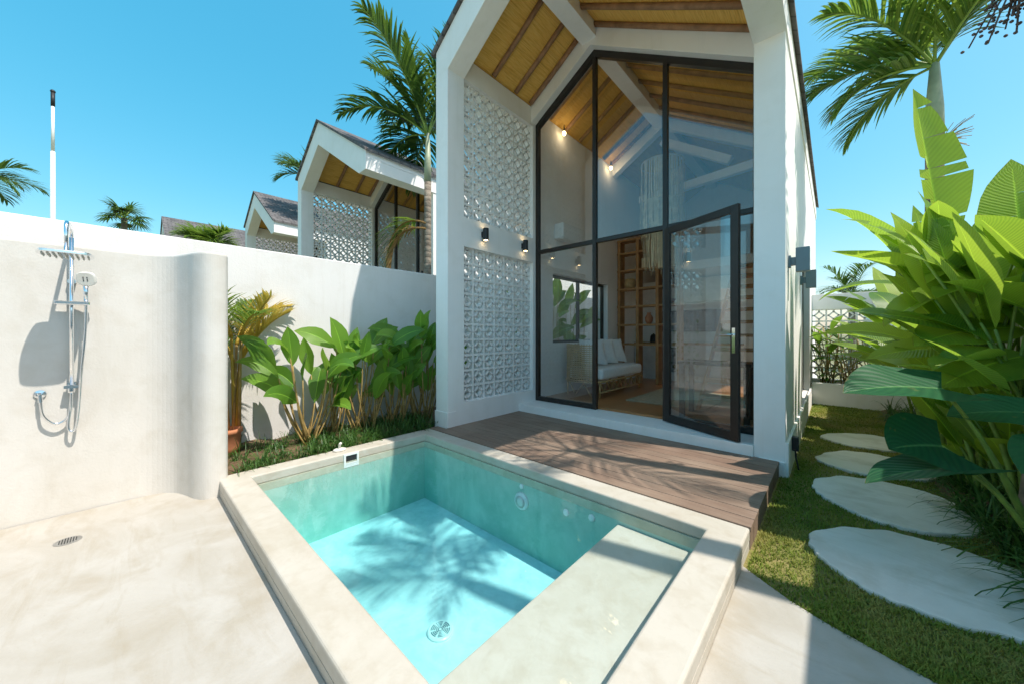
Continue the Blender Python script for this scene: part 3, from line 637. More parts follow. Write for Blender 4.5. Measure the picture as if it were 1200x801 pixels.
# shelf
bs = thing('open_bookcase', 'tall open wooden grid shelf dividing the living room from the kitchen', 'shelf', (-3.0, 7.9, 0))
for x in (-3.72, -3.28, -2.84, -2.40): MB().box(x-.032, x+.032, 7.78, 8.02, 0, 3.25).build('upright', 'shelf_wood', bs)
for k, z in enumerate((.86, 1.30, 1.72, 2.12, 2.55, 2.95, 3.25)): MB().box(-3.76, -2.36, 7.775, 8.025, z-.022, z+.022).build('shelf_board', 'shelf_wood', bs)
kc = thing('kitchen_counter', 'white kitchen cabinets with wooden worktop behind the open shelf', 'kitchen counter', (-2.9, 9.0, 0))
MB().box(-3.75, -1.5, 8.75, 9.34, 0, .84).build('base_cabinet', 'kitchen_white', kc, bevel=.004)
MB().box(-3.76, -1.48, 8.72, 9.345, .842, .885).build('worktop', 'shelf_wood', kc)
MB().box(-3.2, -2.75, 8.735, 8.748, .2, .78).build('oven_front', 'dark_glass', kc)
MB().box(-3.4, -1.9, 9.335, 9.348, 1.15, 1.68).build('splashback_window', 'dark_glass', kc)
MB().box(-3.76, -1.6, 9.0, 9.33, 1.85, 2.40).build('wall_cabinet', 'kitchen_white', kc)
kt = thing('kettle', 'dark rounded kettle standing on the wooden worktop', 'kettle', (-3.35, 8.95, .886))
MB().lathe((-3.35, 8.95, .888), [(.085, 0), (.09, .02), (.075, .15), (.05, .19), (.015, .20), (.015, .22)], 18).build('kettle_body', 'dark_plastic', kt, smooth=True)
MB().tube([(-3.27, 8.95, .92), (-3.22, 8.95, 1.0), (-3.28, 8.95, 1.07)], .012, 8).build('handle', 'dark_plastic', kt, smooth=True)
tag(MB().lathe((-2.62, 7.9, 1.743), [(.05, 0), (.10, .05), (.14, .10), (.135, .10), (.09, .05), (.04, .015)], 18).build('wooden_bowl', 'fruit_red', smooth=True), 'dark red wooden bowl on the open shelf', 'bowl')
tag(MB().box(-2.55, -1.35, 5.6, 7.3, .0, .012).build('area_rug', 'rug'), 'pale woven rug on the wooden floor by the open doorway', 'rug')
tag(MB().lathe((-3.06, 7.9, 1.323), [(.05, 0), (.08, .06), (.085, .14), (.04, .22), (.045, .25)], 16).build('vase', 'terracotta', smooth=True), 'reddish round vase in the middle of the open shelf', 'vase')
tag(MB().lathe((-3.5, 7.9, 2.143), [(.11, 0), (.13, .10), (.12, .22)], 16).build('basket', 'rattan', smooth=True), 'small woven basket high on the open shelf', 'basket')
tag(MB().box(-3.2, -2.95, 7.83, 7.97, 2.573, 2.80).build('storage_box', 'cream_strand', bevel=.006), 'cream storage box on the second highest shelf board', 'box')
tag(MB().box(-2.74, -2.52, 7.84, 7.97, 2.143, 2.36).build('storage_box', 'dark_wood', bevel=.006), 'dark wooden box on the open shelf above the bowl', 'box')
# macrame lamp
ch = thing('fringe_chandelier', 'large tiered cream fringe chandelier hanging behind the upper glass', 'chandelier', (-2.28, 6.5, 5.3))
for (r_, zt, zb, n_) in ((.36, 4.15, 3.25, 90), (.36, 3.45, 2.75, 90), (.30, 3.05, 2.28, 70)):
    b = MB(); b.tube([(-2.28+r_*cos(k*pi/16), 6.5+r_*sin(k*pi/16), zt) for k in range(33)], .012, 6)
    for k in range(n_):
        a = 2*pi*k/n_; rr = r_+R.uniform(-.02, .02); w = V((-sin(a), cos(a), 0))*.011; o_ = V((cos(a), sin(a), 0))
        p0 = V((-2.28, 6.5, zt))+o_*rr; p1 = p0+o_*R.uniform(-.02, .03)-V((0, 0, (zt-zb)*.5)); p2 = V((-2.28, 6.5, zb+R.uniform(-.10, .06)))+o_*(rr+R.uniform(-.03, .02))
        b.add([p0-w, p0+w, p1-w, p1+w, p2-w*.6, p2+w*.6], [(0, 1, 3, 2), (2, 3, 5, 4)])
    b.build('fringe_tier', 'cream_strand', ch)
MB().tube([(-2.28, 6.5, 4.15), (-2.28, 6.5, roofz(-2.28, .19))], .006, 6).build('cord', 'dark_plastic', ch)
# dining table seen past the door
tb = thing('dining_table', 'dark wooden table behind the open glass door', 'table', (-1.15, 5.3, 0))
MB().box(-1.55, -.72, 4.98, 5.48, .70, .74).build('tabletop', 'dark_wood', tb, bevel=.004)
for x in (-1.5, -.77):
    for y in (5.02, 5.44): MB().box(x-.03, x+.03, y-.03, y+.03, .001, .70).build('leg', 'dark_wood', tb)
for (y, z, lab) in ((5.45, 4.80, 'small glowing bulb under the rafters, nearer the glass'), (7.30, 4.80, 'small glowing bulb under the rafters, farther inside')):
    t = thing('hanging_bulb', lab, 'light bulb', (-3.68, y, z), 'glowing bulbs along the inside wall')
    MB().ball((-3.68, y, z), .035, 10, (1, 1, 1.25)).build('bulb', 'warm_bulb', t, smooth=True)
    MB().tube([(-3.68, y, z+.04), (-3.68, y, z+.16)], [.018, .01], 8).build('lamp_socket', 'dark_plastic', t)
    l = bpy.data.lights.new('bulb_light', 'POINT'); l.energy = .6; l.color = (1, .78, .5); l.shadow_soft_size = .05
    lo = bpy.data.objects.new('bulb_light', l); COL.objects.link(lo); lo.location = (-3.55, y, z-.06)

# ------------------------------------------------------------------ plants
UP = V((0, 0, 1))
LEAFID = [0]
def leaf(b, base, d, L, Wd, droop=.6, fold=.25, up=UP, n=9, peak=.45, tears=0, curl=0., wav=.0, heart=0):
    """one blade: two halves of quads along a drooping midrib; u of the uv carries the leaf's number"""
    LEAFID[0] += 1; k0 = LEAFID[0]
    base = V(base); d = V(d).normalized(); p = base.copy(); pts = [p.copy()]; ds = [d.copy()]
    for k in range(n):
        d = (d-UP*droop/n*(.4+1.2*k/n)).normalized(); p = p+d*L/n; pts.append(p.copy()); ds.append(d.copy())
    prof = lambda t: max(.0, (t/peak)**.62 if t < peak else 1-((t-peak)/(1-peak))**2.0) if not heart else max(0, (1-((t-.28)/.72)**1.9) if t > .28 else .80+.20*(t/.28))
    ph = R.uniform(0, 6)
    for side in (-1, 1):
        cuts = sorted(R.sample(range(2, n-1), min(tears, n-4))) if tears else []
        f_ = fold; rows = []
        def row(k, shift=0., f=None):
            t = k/n; dd = ds[k]; sd = dd.cross(up); sd = sd.normalized() if sd.length > .05 else V((1, 0, 0)); nr = sd.cross(dd).normalized()
            w = Wd/2*prof(t); out = []
            for s_ in (0, .34, .68, 1.):
                hang = f*s_*w+curl*s_*s_*w+wav*sin(ph+t*13+side)*s_*w
                back = -heart*.30*L*s_*(1-t/.28) if (heart and t < .28) else 0
                out.append((pts[k]+sd*side*s_*w*(1 if f > -.9 else .6)+nr*hang+dd*(shift*s_*L+back), (k0+.5+side*s_*.5*.98, t)))
            return out
        def flush(rows):
            if len(rows) < 2: return
            b.add([q for r_ in rows for q, _ in r_], [(i*4+j, i*4+j+1, (i+1)*4+j+1, (i+1)*4+j) for i in range(len(rows)-1) for j in range(3)], [u for r_ in rows for _, u in r_])
        for k in range(n+1):
            if k in cuts:
                rows.append(row(k, -.006, f_)); flush(rows); f_ = fold+R.uniform(-.22, .14); rows = [row(k, .008, f_)]
            else: rows.append(row(k, 0., f_))
        flush(rows)
    return pts
def arc(p0, p1, bow=.15, n=6, dirv=UP):
    p0, p1 = V(p0), V(p1); L = (p1-p0).length
    return [p0.lerp(p1, k/n)+dirv*bow*L*sin(pi*k/n) for k in range(n+1)]

def leaflet(b, p, d, L, w, droop, n=4):
    LEAFID[0] += 1; k0 = LEAFID[0]; d = V(d).normalized(); sd = d.cross(UP); sd = sd.normalized() if sd.length > .05 else V((1, 0, 0)); q = V(p); vs = []; uv = []
    for k in range(n+1):
        t = k/n; ww = w*(.55+1.2*t-1.75*t*t) if k < n else .0008
        nr = sd.cross(d)
        vs += [q-sd*ww+nr*ww*.35, q+sd*ww+nr*ww*.35]; uv += [(k0+.2, t), (k0+.8, t)]
        d = (d-UP*droop/n*(.5+t)).normalized(); q = q+d*L/n
    b.add(vs, [(2*k, 2*k+1, 2*k+3, 2*k+2) for k in range(n)], uv)
def frond(base, d, L, droop, n=26, ll=.5, lw=.016, ld=.9, ang=.85, stem=.14, vee=.35):
    """feather frond: (leaflets, rachis) builders"""
    lb, rb = MB(), MB(); d = V(d).normalized(); p = V(base); pts = [p.copy()]; ds = [d.copy()]; N = 16
    for k in range(N):
        d = (d-UP*droop/N*(.35+1.3*k/N)).normalized(); p = p+d*L/N; pts.append(p.copy()); ds.append(d.copy())
    rb.tube(pts, [.018*(1-.85*k/N)+.002 for k in range(N+1)], 6)
    for i in range(n):
        t = stem+(1-stem)*(i+.3)/n; k = min(N-1, int(t*N)); f = t*N-k; q = pts[k].lerp(pts[k+1], f); dd = ds[k].lerp(ds[k+1], f).normalized()
        sd = dd.cross(UP); sd = sd.normalized() if sd.length > .05 else V((1, 0, 0)); nr = sd.cross(dd)
        Ln = ll*(.55+.75*sin(pi*min(1, t*.95+.08))**.8)*(1-.35*t)*R.uniform(.85, 1.1)
        for s_ in (-1, 1):
            a = ang*(1-.45*t)+R.uniform(-.12, .12)
            leaflet(lb, q, dd*cos(a)+sd*s_*sin(a)+nr*(vee+R.uniform(-.15, .15)), Ln, lw*R.uniform(.8, 1.15), ld*R.uniform(.7, 1.3))
    return lb, rb
def palm(name, label, cat, base, zs, zc, r, dirs, L, mat='leaf_palm', group=None, lean=(0, 0), n=26, ll=.5, lw=.016, shaft=True, droop=1.3, ld=.9, rings='ringed_trunk'):
    x, y, z0 = base; t = thing(name, label, cat, base, group)
    pts = [(x+lean[0]*(k/8)**1.5, y+lean[1]*(k/8)**1.5, z0+(zs-z0)*k/8) for k in range(9)]
    MB().tube(pts, [r*(1.7, 1.15, 1.06, 1.04, 1.02, 1, .98, .97, .96)[k] for k in range(9)], 14).build('trunk', rings, t, smooth=True)
    tx, ty = x+lean[0], y+lean[1]
    MB().tube([(tx, ty, zs-.01), (tx, ty, zs+(zc-zs)*.4), (tx, ty, zc)], [r*1.02, r*.95, r*.5], 12).build('crownshaft', 'crownshaft_green' if shaft else rings, t, smooth=True)
    for az, el, Lk, dk in dirs:
        d = V((cos(az)*cos(el), sin(az)*cos(el), sin(el)))
        lb, rb = frond((tx, ty, zc-.04), d, L*Lk, droop*dk, n, ll, lw, ld)
        f = lb.build('frond', mat, t, fix=False); rb.build('midrib', 'stem_green', f, smooth=True)
    return t
def fan(n, el=(.3, 1.2), off=0, L=(.85, 1.1)):
    return [(off+2*pi*k/n+R.uniform(-.25, .25), R.uniform(*el), R.uniform(*L), R.uniform(.8, 1.25)) for k in range(n)]

# left palm between villa and boundary wall
t = palm('palm_tree', 'slim ringed palm with ragged feathery crown, rising behind the boundary wall against the porch', 'palm tree', (-5.62, 3.80, -.33), 3.95, 4.85, .066,
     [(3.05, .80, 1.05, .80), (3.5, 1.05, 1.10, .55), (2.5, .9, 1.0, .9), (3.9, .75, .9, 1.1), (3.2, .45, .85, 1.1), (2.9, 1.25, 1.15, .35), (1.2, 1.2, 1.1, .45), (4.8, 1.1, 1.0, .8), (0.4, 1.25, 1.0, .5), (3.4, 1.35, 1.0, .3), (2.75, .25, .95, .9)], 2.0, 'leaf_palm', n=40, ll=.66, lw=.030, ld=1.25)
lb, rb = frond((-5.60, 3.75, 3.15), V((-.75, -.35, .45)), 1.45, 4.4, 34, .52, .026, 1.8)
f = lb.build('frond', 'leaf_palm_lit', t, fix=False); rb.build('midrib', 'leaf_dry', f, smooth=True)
lb, rb = frond((-5.60, 3.75, 3.05), V((-.5, -.5, .2)), 1.25, 4.8, 26, .42, .022, 1.8)
f = lb.build('frond', 'leaf_dry', t, fix=False); rb.build('midrib', 'leaf_dry', f, smooth=True)

# right hand palms
palm('palm_tree', 'tall palm with pale green crownshaft rising from the banana leaves along the path', 'palm tree', (.95, 6.95, -.28), 3.6, 4.55, .085,
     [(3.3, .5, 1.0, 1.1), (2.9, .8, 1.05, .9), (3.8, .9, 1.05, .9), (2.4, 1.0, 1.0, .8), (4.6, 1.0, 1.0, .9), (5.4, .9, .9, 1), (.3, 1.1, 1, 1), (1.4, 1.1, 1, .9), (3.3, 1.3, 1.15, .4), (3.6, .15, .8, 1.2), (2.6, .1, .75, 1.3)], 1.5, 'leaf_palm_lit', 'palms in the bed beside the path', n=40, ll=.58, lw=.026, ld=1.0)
pb = palm('palm_tree', 'palm with thick rough grey base, nearest the camera at the edge of the bed', 'palm tree', (1.03, 4.0, -.28), 4.2, 5.3, .088,
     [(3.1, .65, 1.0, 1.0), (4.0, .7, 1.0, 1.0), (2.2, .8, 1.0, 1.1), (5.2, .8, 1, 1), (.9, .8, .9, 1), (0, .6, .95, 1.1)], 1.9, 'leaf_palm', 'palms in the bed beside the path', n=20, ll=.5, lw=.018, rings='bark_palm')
palm('palm_tree', 'tall palm beyond the boundary wall whose fronds shade the pool', 'palm tree', (2.5, 3.1, -.33), 6.6, 7.6, .10,
     [(3.3, .5, 1.0, 1.2), (2.6, .7, .9, 1.0), (1.5, .6, .8, 1.1), (4.2, .8, .8, 1)], 1.35, 'leaf_palm', 'palms in the bed beside the path', n=18, ll=.42, lw=.024)
# seed cluster hanging from the near palm's crownshaft
b = MB(); g = MB()
for k in range(16):
    e = V((.85+R.uniform(-.14, .08), 4.0+R.uniform(-.12, .12), 3.20+R.uniform(-.12, .14))); p0 = V((.93, 4.0, 3.50)); pp = arc(p0, e, .12, 6); b.tube(pp, .005, 4)
    for j in range(7):
        q = pp[R.randint(3, 6)]+V((R.uniform(-.03, .03), R.uniform(-.03, .03), R.uniform(-.05, .0))); g.ball(q, .011, 4)
b.tube(arc((1.02, 4.0, 3.60), (.93, 4.0, 3.50), .1), .014, 6)
sd = b.build('seed_stalk', 'seed_brown', pb, smooth=True); g.build('seed', 'seed_brown', sd)['kind'] = 'stuff'
b = MB()
for k in range(34):
    e = V((1.12+R.uniform(-.14, .12), 6.9+R.uniform(-.12, .12), 3.55+R.uniform(-.14, .16))); b.tube(arc((1.0, 6.93, 3.5), e, .1, 3), .004, 4)
tag(b.build('palm_inflorescence', 'stem_tan'), 'small tan flower spray on the palm trunk above the banana leaves', 'flower spray')

# banana / strelitzia clumps in the right bed
def hero(lb, sb, base, tip, Wd, foot, droop=.3, fold=.2, up=UP, tears=0, curl=0, peak=.45, n=10, r=.016):
    base, tip = V(base), V(tip); d = tip-base; L = d.length
    leaf(lb, base, d+UP*droop*L*.42, L*1.05, Wd*1.3, droop, fold, up, n, peak, tears, curl, .05)
    sb.tube(arc(V(foot), base, .10, 6, (base-V(foot)).cross(V((.3, 1, 0))).normalized()*.6+UP*.1), [r, r*.95, r*.9, r*.8, r*.7, r*.6, r*.5], 7)
    pts = [base.lerp(tip, k/6) for k in range(7)]
def bananas(label, cx, cy, heroes, nrand, rng, seedn):
    global R
    R = random.Random(seedn); t = thing('banana_plant', label, 'banana plant', (cx, cy, -.28), 'banana plants in the bed beside the path'); lb, sb = MB(), MB()
    for h in heroes: hero(lb, sb, *h)
    for k in range(nrand):
        az = R.uniform(*rng[0]); el = R.uniform(*rng[1]); h = R.uniform(*rng[2]); L = R.uniform(*rng[3])
        foot = V((cx+R.uniform(-.12, .12), cy+R.uniform(-.2, .2), -.27)); base = foot+V((cos(az)*.25*h, sin(az)*.25*h, h))
        d = V((cos(az)*cos(el), sin(az)*cos(el), sin(el)))
        leaf(lb, base, d, L*1.15, L*R.uniform(.36, .46), R.uniform(.3, 1.0), R.uniform(.1, .4), V((R.uniform(-.3, .3), R.uniform(-.7, 0), 1)), 10, .42, R.choice((0, 0, 1, 2)), 0, .05)
        sb.tube(arc(foot, base, .06, 6, V((-cos(az), -sin(az), .2))), [.022, .02, .018, .016, .013, .011, .009], 7)
    lb.build('foliage', 'leaf_banana', t, smooth=True, fix=False); sb.build('stem', 'stem_green', t, smooth=True)
    return t
bananas('banana plant with one tall torn leaf standing upright against the sky', .95, 5.75,
    [((.86, 5.66, 1.75), (.61, 5.44, 3.52), .38, (.95, 5.75, -.27), .12, .35, V((.7, -.7, .2)), 5, .2, .5, 18), ((1.0, 5.6, 1.55), (.02, 4.5, 1.86), .30, (1.0, 5.8, -.27), .15, .30, UP, 1),
     ((1.0, 5.5, 1.5), (.36, 4.67, 1.15), .30, (1.0, 5.7, -.27), .7, .3), ((.95, 5.6, 1.5), (.35, 5.0, 2.05), .26, (1.0, 5.8, -.27), .2, .5), ((1.05, 5.8, 1.5), (.55, 5.9, 2.2), .28, (1.0, 5.9, -.27), .3, .4)], 6, ((1.8, 4.6), (.2, 1.1), (1.0, 2.1), (.6, .95)), 3)
bananas('banana plant whose broad leaves spread low across the path, behind the taro', 1.02, 5.0,
    [((1.13, 4.97, 1.38), (.46, 4.35, 1.74), .40, (1.05, 5.05, -.27), .15, .1, V((0, -.7, .7)), 2), ((1.14, 5.11, 1.02), (.15, 4.2, 1.28), .34, (1.05, 5.1, -.27), .25, .1, V((0, -.6, .8)), 1), ((1.14, 5.1, 1.75), (.60, 4.6, 1.52), .28, (1.05, 5.1, -.27), .6, .3),
     ((1.1, 5.2, .95), (.25, 4.75, .86), .28, (1.05, 5.2, -.27), .5, .1, V((0, -.5, .85))), ((1.12, 4.9, 1.5), (.62, 4.35, 1.38), .34, (1.05, 5.0, -.27), .5, .2), ((1.15, 5.0, 1.15), (.5, 4.3, 1.0), .36, (1.05, 5.0, -.27), .4, .1, V((0, -.6, .8)))], 5, ((2.2, 4.3), (.1, 1.0), (.7, 1.7), (.6, .9)), 5)
bananas('banana plant leaning in from the right with wide leaves over the rough palm base', 1.08, 4.3,
    [((1.04, 4.47, 1.55), (.97, 4.41, 2.35), .40, (1.1, 4.4, -.27), .1, .2, V((.4, -.8, .3)), 1), ((1.06, 4.45, .95), (.60, 4.1, .70), .34, (1.1, 4.4, -.27), .5, .2, V((0, -.6, .8))), ((1.10, 4.4, 1.5), (.78, 4.2, 1.95), .30, (1.1, 4.4, -.27), .2, .3),
     ((1.08, 4.4, 1.25), (.62, 4.15, 1.48), .30, (1.1, 4.4, -.27), .3, .3), ((1.12, 4.3, .6), (.72, 4.0, .50), .26, (1.1, 4.4, -.27), .5, .2, V((0, -.5, .8)))], 9, ((1.6, 4.0), (.3, 1.2), (.8, 2.2), (.5, .8)), 8)
bananas('banana plant farther along the bed, between the tall palm and the screen wall', .95, 7.7, [], 12, ((1.2, 5.0), (.3, 1.2), (.7, 1.6), (.6, .9)), 11)
bananas('banana plant just in front of the tall palm trunk', .9, 6.5, [], 10, ((1.6, 5.0), (.3, 1.1), (.7, 1.8), (.55, .9)), 14)
bananas('banana plant massed against the boundary wall behind the nearer banana plants', 1.14, 5.35, [], 12, ((1.3, 5.2), (.95, 1.5), (1.1, 1.8), (.7, 1.0)), 17)
bananas('banana plant against the boundary wall at the near end of the row', 1.16, 4.75, [], 9, ((1.5, 4.6), (.95, 1.5), (1.1, 1.8), (.65, .95)), 19)
bananas('low young banana plant filling the foot of the bed behind the taro', .98, 4.75, [], 12, ((1.9, 4.6), (.4, 1.2), (.25, .75), (.45, .7)), 23)
R = random.Random(21)
# taro with big heart-shaped leaves
ta = thing('taro_plant', 'taro with three big dark green heart shaped leaves hanging over the stepping stones', 'taro plant', (.92, 3.62, -.28))
def taro(base, tip, Wd, up, foot, fold=.12):
    base, tip = V(base), V(tip); lb = MB(); leaf(lb, base, tip-base+UP*.06, (tip-base).length*1.02, Wd, .35, fold, V(up), 14, .3, 0, .06, .035, 1)
    o = lb.build('leaf', 'leaf_taro', ta, smooth=True, fix=False); MB().tube(arc(foot, base, .10, 8, V((0, 0, 1))), [.02, .019, .018, .016, .014, .012, .011, .010, .008], 8).build('leaf_stalk', 'stem_green', o, smooth=True)
taro((.52, 3.58, .745), (.05, 3.16, .745), .50, (-.1, -.50, .86), (.92, 3.66, -.25))
taro((.50, 3.44, .40), (.26, 3.24, .36), .46, (-.35, -.78, .5), (.94, 3.62, -.26))
taro((.58, 3.40, .30), (.14, 2.98, .235), .34, (.12, .15, .98), (.93, 3.56, -.26))
taro((.86, 3.72, .62), (.55, 3.62, .55), .30, (-.1, -.5, .85), (.95, 3.70, -.26))
taro((.98, 3.55, .45), (.76, 3.3, .33), .32, (-.1, -.6, .8), (.97, 3.6, -.26))

# clumps along the left wall
def canna(label, x, y, n, hr, Lr, seedn, az0=(-2.2, 2.2), mat='leaf_canna', spread=.10, tilt=1.0):
    rr = random.Random(seedn); t = thing('canna_plant', label, 'canna plant', (x, y, -.17), 'broad leaved plants along the white wall'); lb, sb = MB(), MB()
    for k in range(n):
        az = rr.uniform(*az0); h = rr.uniform(*hr); L = rr.uniform(*Lr); el = rr.uniform(.55, 1.45)
        foot = V((x+rr.uniform(-spread, spread)*.8, y+rr.uniform(-spread, spread), -.19)); base = foot+V((cos(az)*.16*h*tilt, sin(az)*.24*h*tilt, h))
        d = V((cos(az)*cos(el), sin(az)*cos(el), sin(el)))
        leaf(lb, base, d, L*1.1, L*rr.uniform(.38, .48), rr.uniform(.3, 1.4), rr.uniform(.1, .4), V((rr.uniform(.3, 1.2), rr.uniform(-1., .2), .6)), 8, .48, 0, 0, .05)
        sb.tube(arc(foot, base, .05, 6, V((cos(az), sin(az), 0))), [.010, .0095, .009, .008, .0075, .007, .006], 6)
    lb.build('foliage', mat, t, smooth=True, fix=False); sb.build('stem', 'stem_tan', t, smooth=True); return t
canna('clump of wide drooping leaves on a thick tan base, right beside the yellow palm', -4.52, 1.43, 18, (.45, 1.1), (.36, .50), 31, (-2.6, 2.4), spread=.06, tilt=1.4)
canna('thin clump with a few yellowing leaves, between two fuller clumps', -4.66, 1.74, 14, (.30, 1.0), (.34, .46), 37, (-2, 2), spread=.10)
canna('dense upright clump at the middle of the wall, just above the skimmer', -4.62, 2.12, 26, (.35, 1.2), (.34, .50), 43, (-2.2, 2.2), spread=.16)
canna('dark clump in the shade of the villa, with a rolled young leaf', -4.60, 2.55, 22, (.35, 1.15), (.34, .48), 47, (-2.2, 2.2), spread=.13)
canna('tallest dark clump, against the corner of the porch wall', -4.55, 3.0, 28, (.35, 1.3), (.38, .56), 53, (-2.4, 2.0), spread=.15)
canna('clump of lush leaves in the gap outside the side window, seen through the glass', -4.62, 5.75, 16, (.8, 2.0), (.45, .6), 59, (-3, 3), spread=.25)
canna('clump of lush leaves in the gap outside the side window, nearer the kitchen', -4.62, 6.8, 16, (.8, 2.0), (.45, .6), 61, (-3, 3), spread=.3)
# yellow cane palm by the shower wall
t = thing('cane_palm', 'small cane palm with yellow and green fronds at the end of the shower wall', 'palm', (-4.86, .80, -.18))
for k, (az, el, L, m) in enumerate(((1.2, 1.1, .75, 'leaf_yellow'), (.6, 1.25, .8, 'leaf_yellow'), (2.4, 1.2, .7, 'leaf_palm_lit'), (-.6, 1.0, .7, 'leaf_palm_lit'), (-1.6, 1.1, .7, 'leaf_palm'), (1.9, .9, .7, 'leaf_yellow'), (.1, .7, .65, 'leaf_palm_lit'), (-2.4, 1.2, .7, 'leaf_palm'))):
    fx, fy, h = -4.86+.05*cos(az*3), .80+.05*sin(az*5), R.uniform(.95, 1.28)
    lb, rb = frond((fx+.06*cos(az), fy+.06*sin(az), h-.18), V((cos(az)*cos(el), sin(az)*cos(el), sin(el))), L*1.0, 1.0, 28, .32, .013, .8, .9, .22)
    f = lb.build('frond', m, t, fix=False); rb.build('midrib', 'leaf_yellow', f, smooth=True)
    MB().tube([(fx, fy, -.19), (fx+.03*cos(az), fy+.03*sin(az), (h-.18)*.5), (fx+.06*cos(az), fy+.06*sin(az), h-.17)], [.018, .015, .012], 8).build('cane', 'leaf_yellow' if k % 2 else 'stem_tan', t, smooth=True)
tag(MB().lathe((-4.74, .70, -.19), [(.09, 0), (.12, .10), (.13, .24), (.145, .25), (.145, .29), (.12, .29), (.11, .25)], 20).build('flower_pot', 'terracotta', smooth=True), 'terracotta pot half hidden behind the end of the shower wall', 'flower pot')
# grassy edging under the clumps and in the right bed
def tufts(name, label, spots, hr, w, seedn, per=14):
    rr = random.Random(seedn); b = MB()
    for (x, y, z, s_) in spots:
        for k in range(per):
            az = rr.uniform(0, 2*pi); el = rr.uniform(.75, 1.4); L = rr.uniform(*hr)*s_
            leaflet(b, (x+rr.uniform(-.03, .03), y+rr.uniform(-.03, .03), z), V((cos(az)*cos(el), sin(az)*cos(el), sin(el))), L, w*rr.uniform(.7, 1.2), rr.uniform(.9, 2.6), 4)
    o = b.build(name, 'leaf_tuft', fix=False); o['label'] = label; o['category'] = 'ground cover'; struct(o, 'stuff')
rr = random.Random(5); sp = []
for k in range(300):
    y = .66+2.25*rr.random()**.8; x = -4.0-.95*rr.random()**1.3; sp.append((x, y, -.18, .6+.5*rr.random()+(.15 if y > 1.9 else 0)))
tufts('ground_cover', 'low grassy ground cover along the pool coping under the clumps', sp, (.10, .24), .0055, 6)
sp = []
for k in range(230):
    y = 2.6+6.3*rr.random()**1.2; x = bedx(y)+.03+(1.2-bedx(y))*rr.random(); sp.append((x, y, -.27, .7+.5*rr.random()))
tufts('bed_ground_cover', 'long strappy ground cover filling the bed under the banana plants', sp, (.22, .42), .008, 9, 16)
# strappy clumps that arch over the stones
for (x, y, s_, lab) in ((.80, 3.62, 1., 'strappy tuft arching over the tip of the second stone'), (.88, 3.12, 1.05, 'strappy tuft arching over the largest stone, foremost by the bed'), (.78, 4.2, .9, 'strappy tuft beside the second stone, below the taro leaves')):
    b = MB(); rr = random.Random(int(x*1000+y*77))
    for k in range(46):
        az = rr.uniform(0, 2*pi); el = rr.uniform(.6, 1.35); leaflet(b, (x+rr.uniform(-.04, .04), y+rr.uniform(-.04, .04), -.26), V((cos(az)*cos(el), sin(az)*cos(el), sin(el))), rr.uniform(.30, .52)*s_, .008*rr.uniform(.8, 1.2), rr.uniform(1.6, 3.0), 6)
    o = b.build('strap_leaf_plant', 'leaf_tuft', fix=False); tag(o, lab, 'grass tuft', 'strappy tufts at the bed edge')
# shrubs in the far planter
for k, (x, s_, lab) in enumerate(((-.10, 1., 'leafy shrub in the far planter, touching the villa wall'), (.22, .9, 'leafy shrub in the middle of the far planter'), (.55, 1., 'leafy shrub in the far planter, partly behind banana leaves'))):
    t = thing('leafy_shrub', lab, 'shrub', (x, 9.55, .06), 'shrubs in the far planter'); lb, sb = MB(), MB(); rr = random.Random(70+k)
    for j in range(16):
        az = rr.uniform(2.2, 6.2); h = rr.uniform(.5, 1.25)*s_; foot = V((x+rr.uniform(-.1, .1), 9.55, .06)); base = foot+V((cos(az)*.18, sin(az)*.12, h)); el = rr.uniform(.1, 1.)
        leaf(lb, base, V((cos(az)*cos(el), sin(az)*cos(el), sin(el))), rr.uniform(.35, .5), .15, .8, .25, UP, 7, .45); sb.tube([foot, foot.lerp(base, .5)+V((.02, 0, 0)), base], .008, 5)
    for j in range(40):
        leaf(lb, V((x+rr.uniform(-.2, .2), 9.5+rr.uniform(-.15, .1), rr.uniform(.08, .42))), V((rr.uniform(-1, 1), rr.uniform(-1, .2), rr.uniform(-.1, .8))), .10, .05, .5, .2, UP, 4)
    lb.build('foliage', 'leaf_canna', t, smooth=True, fix=False); sb.build('stem', 'stem_tan', t, smooth=True)

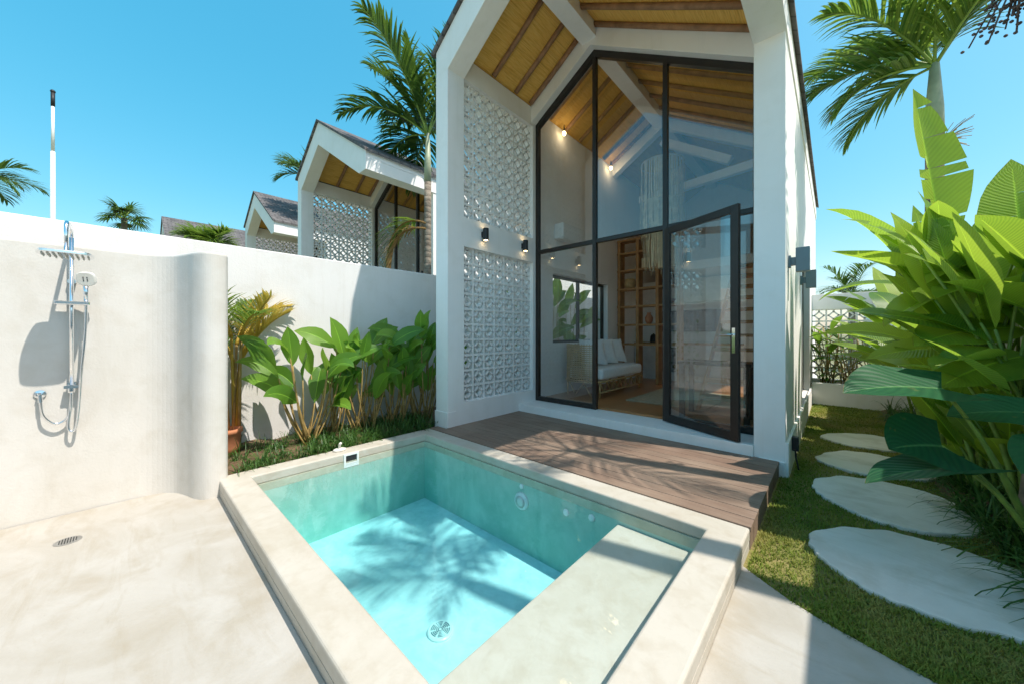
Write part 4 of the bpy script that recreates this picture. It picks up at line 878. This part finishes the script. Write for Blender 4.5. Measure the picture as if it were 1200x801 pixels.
# ------------------------------------------------------------------ beyond the walls
ms = thing('flag_mast', 'tall thin white mast with a dark tip, standing beyond the boundary wall', 'mast', (-39.3, -3.45, -.34))
MB().tube([(-39.3, -3.45, -.34), (-39.3, -3.45, 8), (-39.3, -3.45, 13.5)], [.15, .13, .11], 12).tube([(-39.3, -3.45, 13.5), (-39.3, -3.45, 16.6)], [.085, .08], 12).build('pole', 'white_plastic', ms, smooth=True)
b = MB().tube([(-39.3, -3.45, 16.6), (-39.3, -3.45, 17.5)], [.10, .10], 12).ball((-39.3, -3.45, 17.6), .13, 8); b.build('pole_tip', 'dark_plastic', ms, smooth=True)
def fanpalm(label, c, H, r, nl, seedn):
    rr = random.Random(seedn); t = thing('fan_palm', label, 'palm tree', (c[0], c[1], -.34)); MB().tube([(c[0], c[1], -.34), (c[0]+.1, c[1], H*.5), (c[0], c[1], H)], [.2, .17, .15], 10).build('trunk', 'bark_palm', t, smooth=True)
    lb, sb = MB(), MB()
    for k in range(nl):
        az = 2*pi*k/nl*1.0+rr.uniform(-.2, .2); el = rr.uniform(-.35, 1.25); d = V((cos(az)*cos(el), sin(az)*cos(el), sin(el))); p0 = V((c[0], c[1], H)); p1 = p0+d*r*.5; sb.tube(arc(p0, p1, .05, 3), .025, 5)
        sd = d.cross(UP).normalized(); nr = sd.cross(d)
        for j in range(15):
            a = -1.9+3.8*j/14; leaflet(lb, p1, d*cos(a)+sd*sin(a)-nr*.1, r*.62, .055, .8, 3)
    lb.build('crown', 'leaf_palm', t, fix=False); sb.build('stalk', 'stem_green', t)
fanpalm('small fan palm whose round crown shows over the boundary wall', (-32.8, -.15), 8.3, 1.35, 22, 3)
palm('feather_palm', 'feathery palm at the edge of the view over the boundary wall', 'palm tree', (-21.6, -3.5, -.34), 5.6, 6.5, .16, fan(13, (-.1, 1.1)), 1.5, 'leaf_palm', n=24, ll=.7, lw=.03)
palm('feather_palm', 'palm behind the eave of the next door villa', 'palm tree', (-12.5, 3.9, -.34), 5.4, 6.2, .12, fan(11, (.1, 1.2)), 1.0, 'leaf_palm', n=22, ll=.6, lw=.025)
for k, (x, y, z) in enumerate(((-17.3, 1.8, 4.55), (-16.5, 2.15, 4.35))):
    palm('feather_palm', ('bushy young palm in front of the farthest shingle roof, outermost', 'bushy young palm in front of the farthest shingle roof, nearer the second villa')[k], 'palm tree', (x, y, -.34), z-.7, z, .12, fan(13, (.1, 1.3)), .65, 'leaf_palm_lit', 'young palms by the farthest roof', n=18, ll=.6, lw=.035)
palm('feather_palm', 'distant palm showing over the far screen wall', 'palm tree', (.55, 19.5, -.34), 2.0, 2.6, .12, fan(14, (0, 1.2)), 1.5, 'leaf_palm', n=20, ll=.6, lw=.03)
hu = thing('distant_house', 'distant dark roofed house beyond the far screen wall', 'house', (3.2, 30, -.34))
MB().prism([(1.2, 3.1), (3.2, 4.9), (5.4, 3.1)], 'y', 28, 34).build('roof', 'dark_wood', hu); MB().box(1.5, 5.1, 28.4, 33.6, -.34, 3.09).build('wall', 'white_paint', hu)
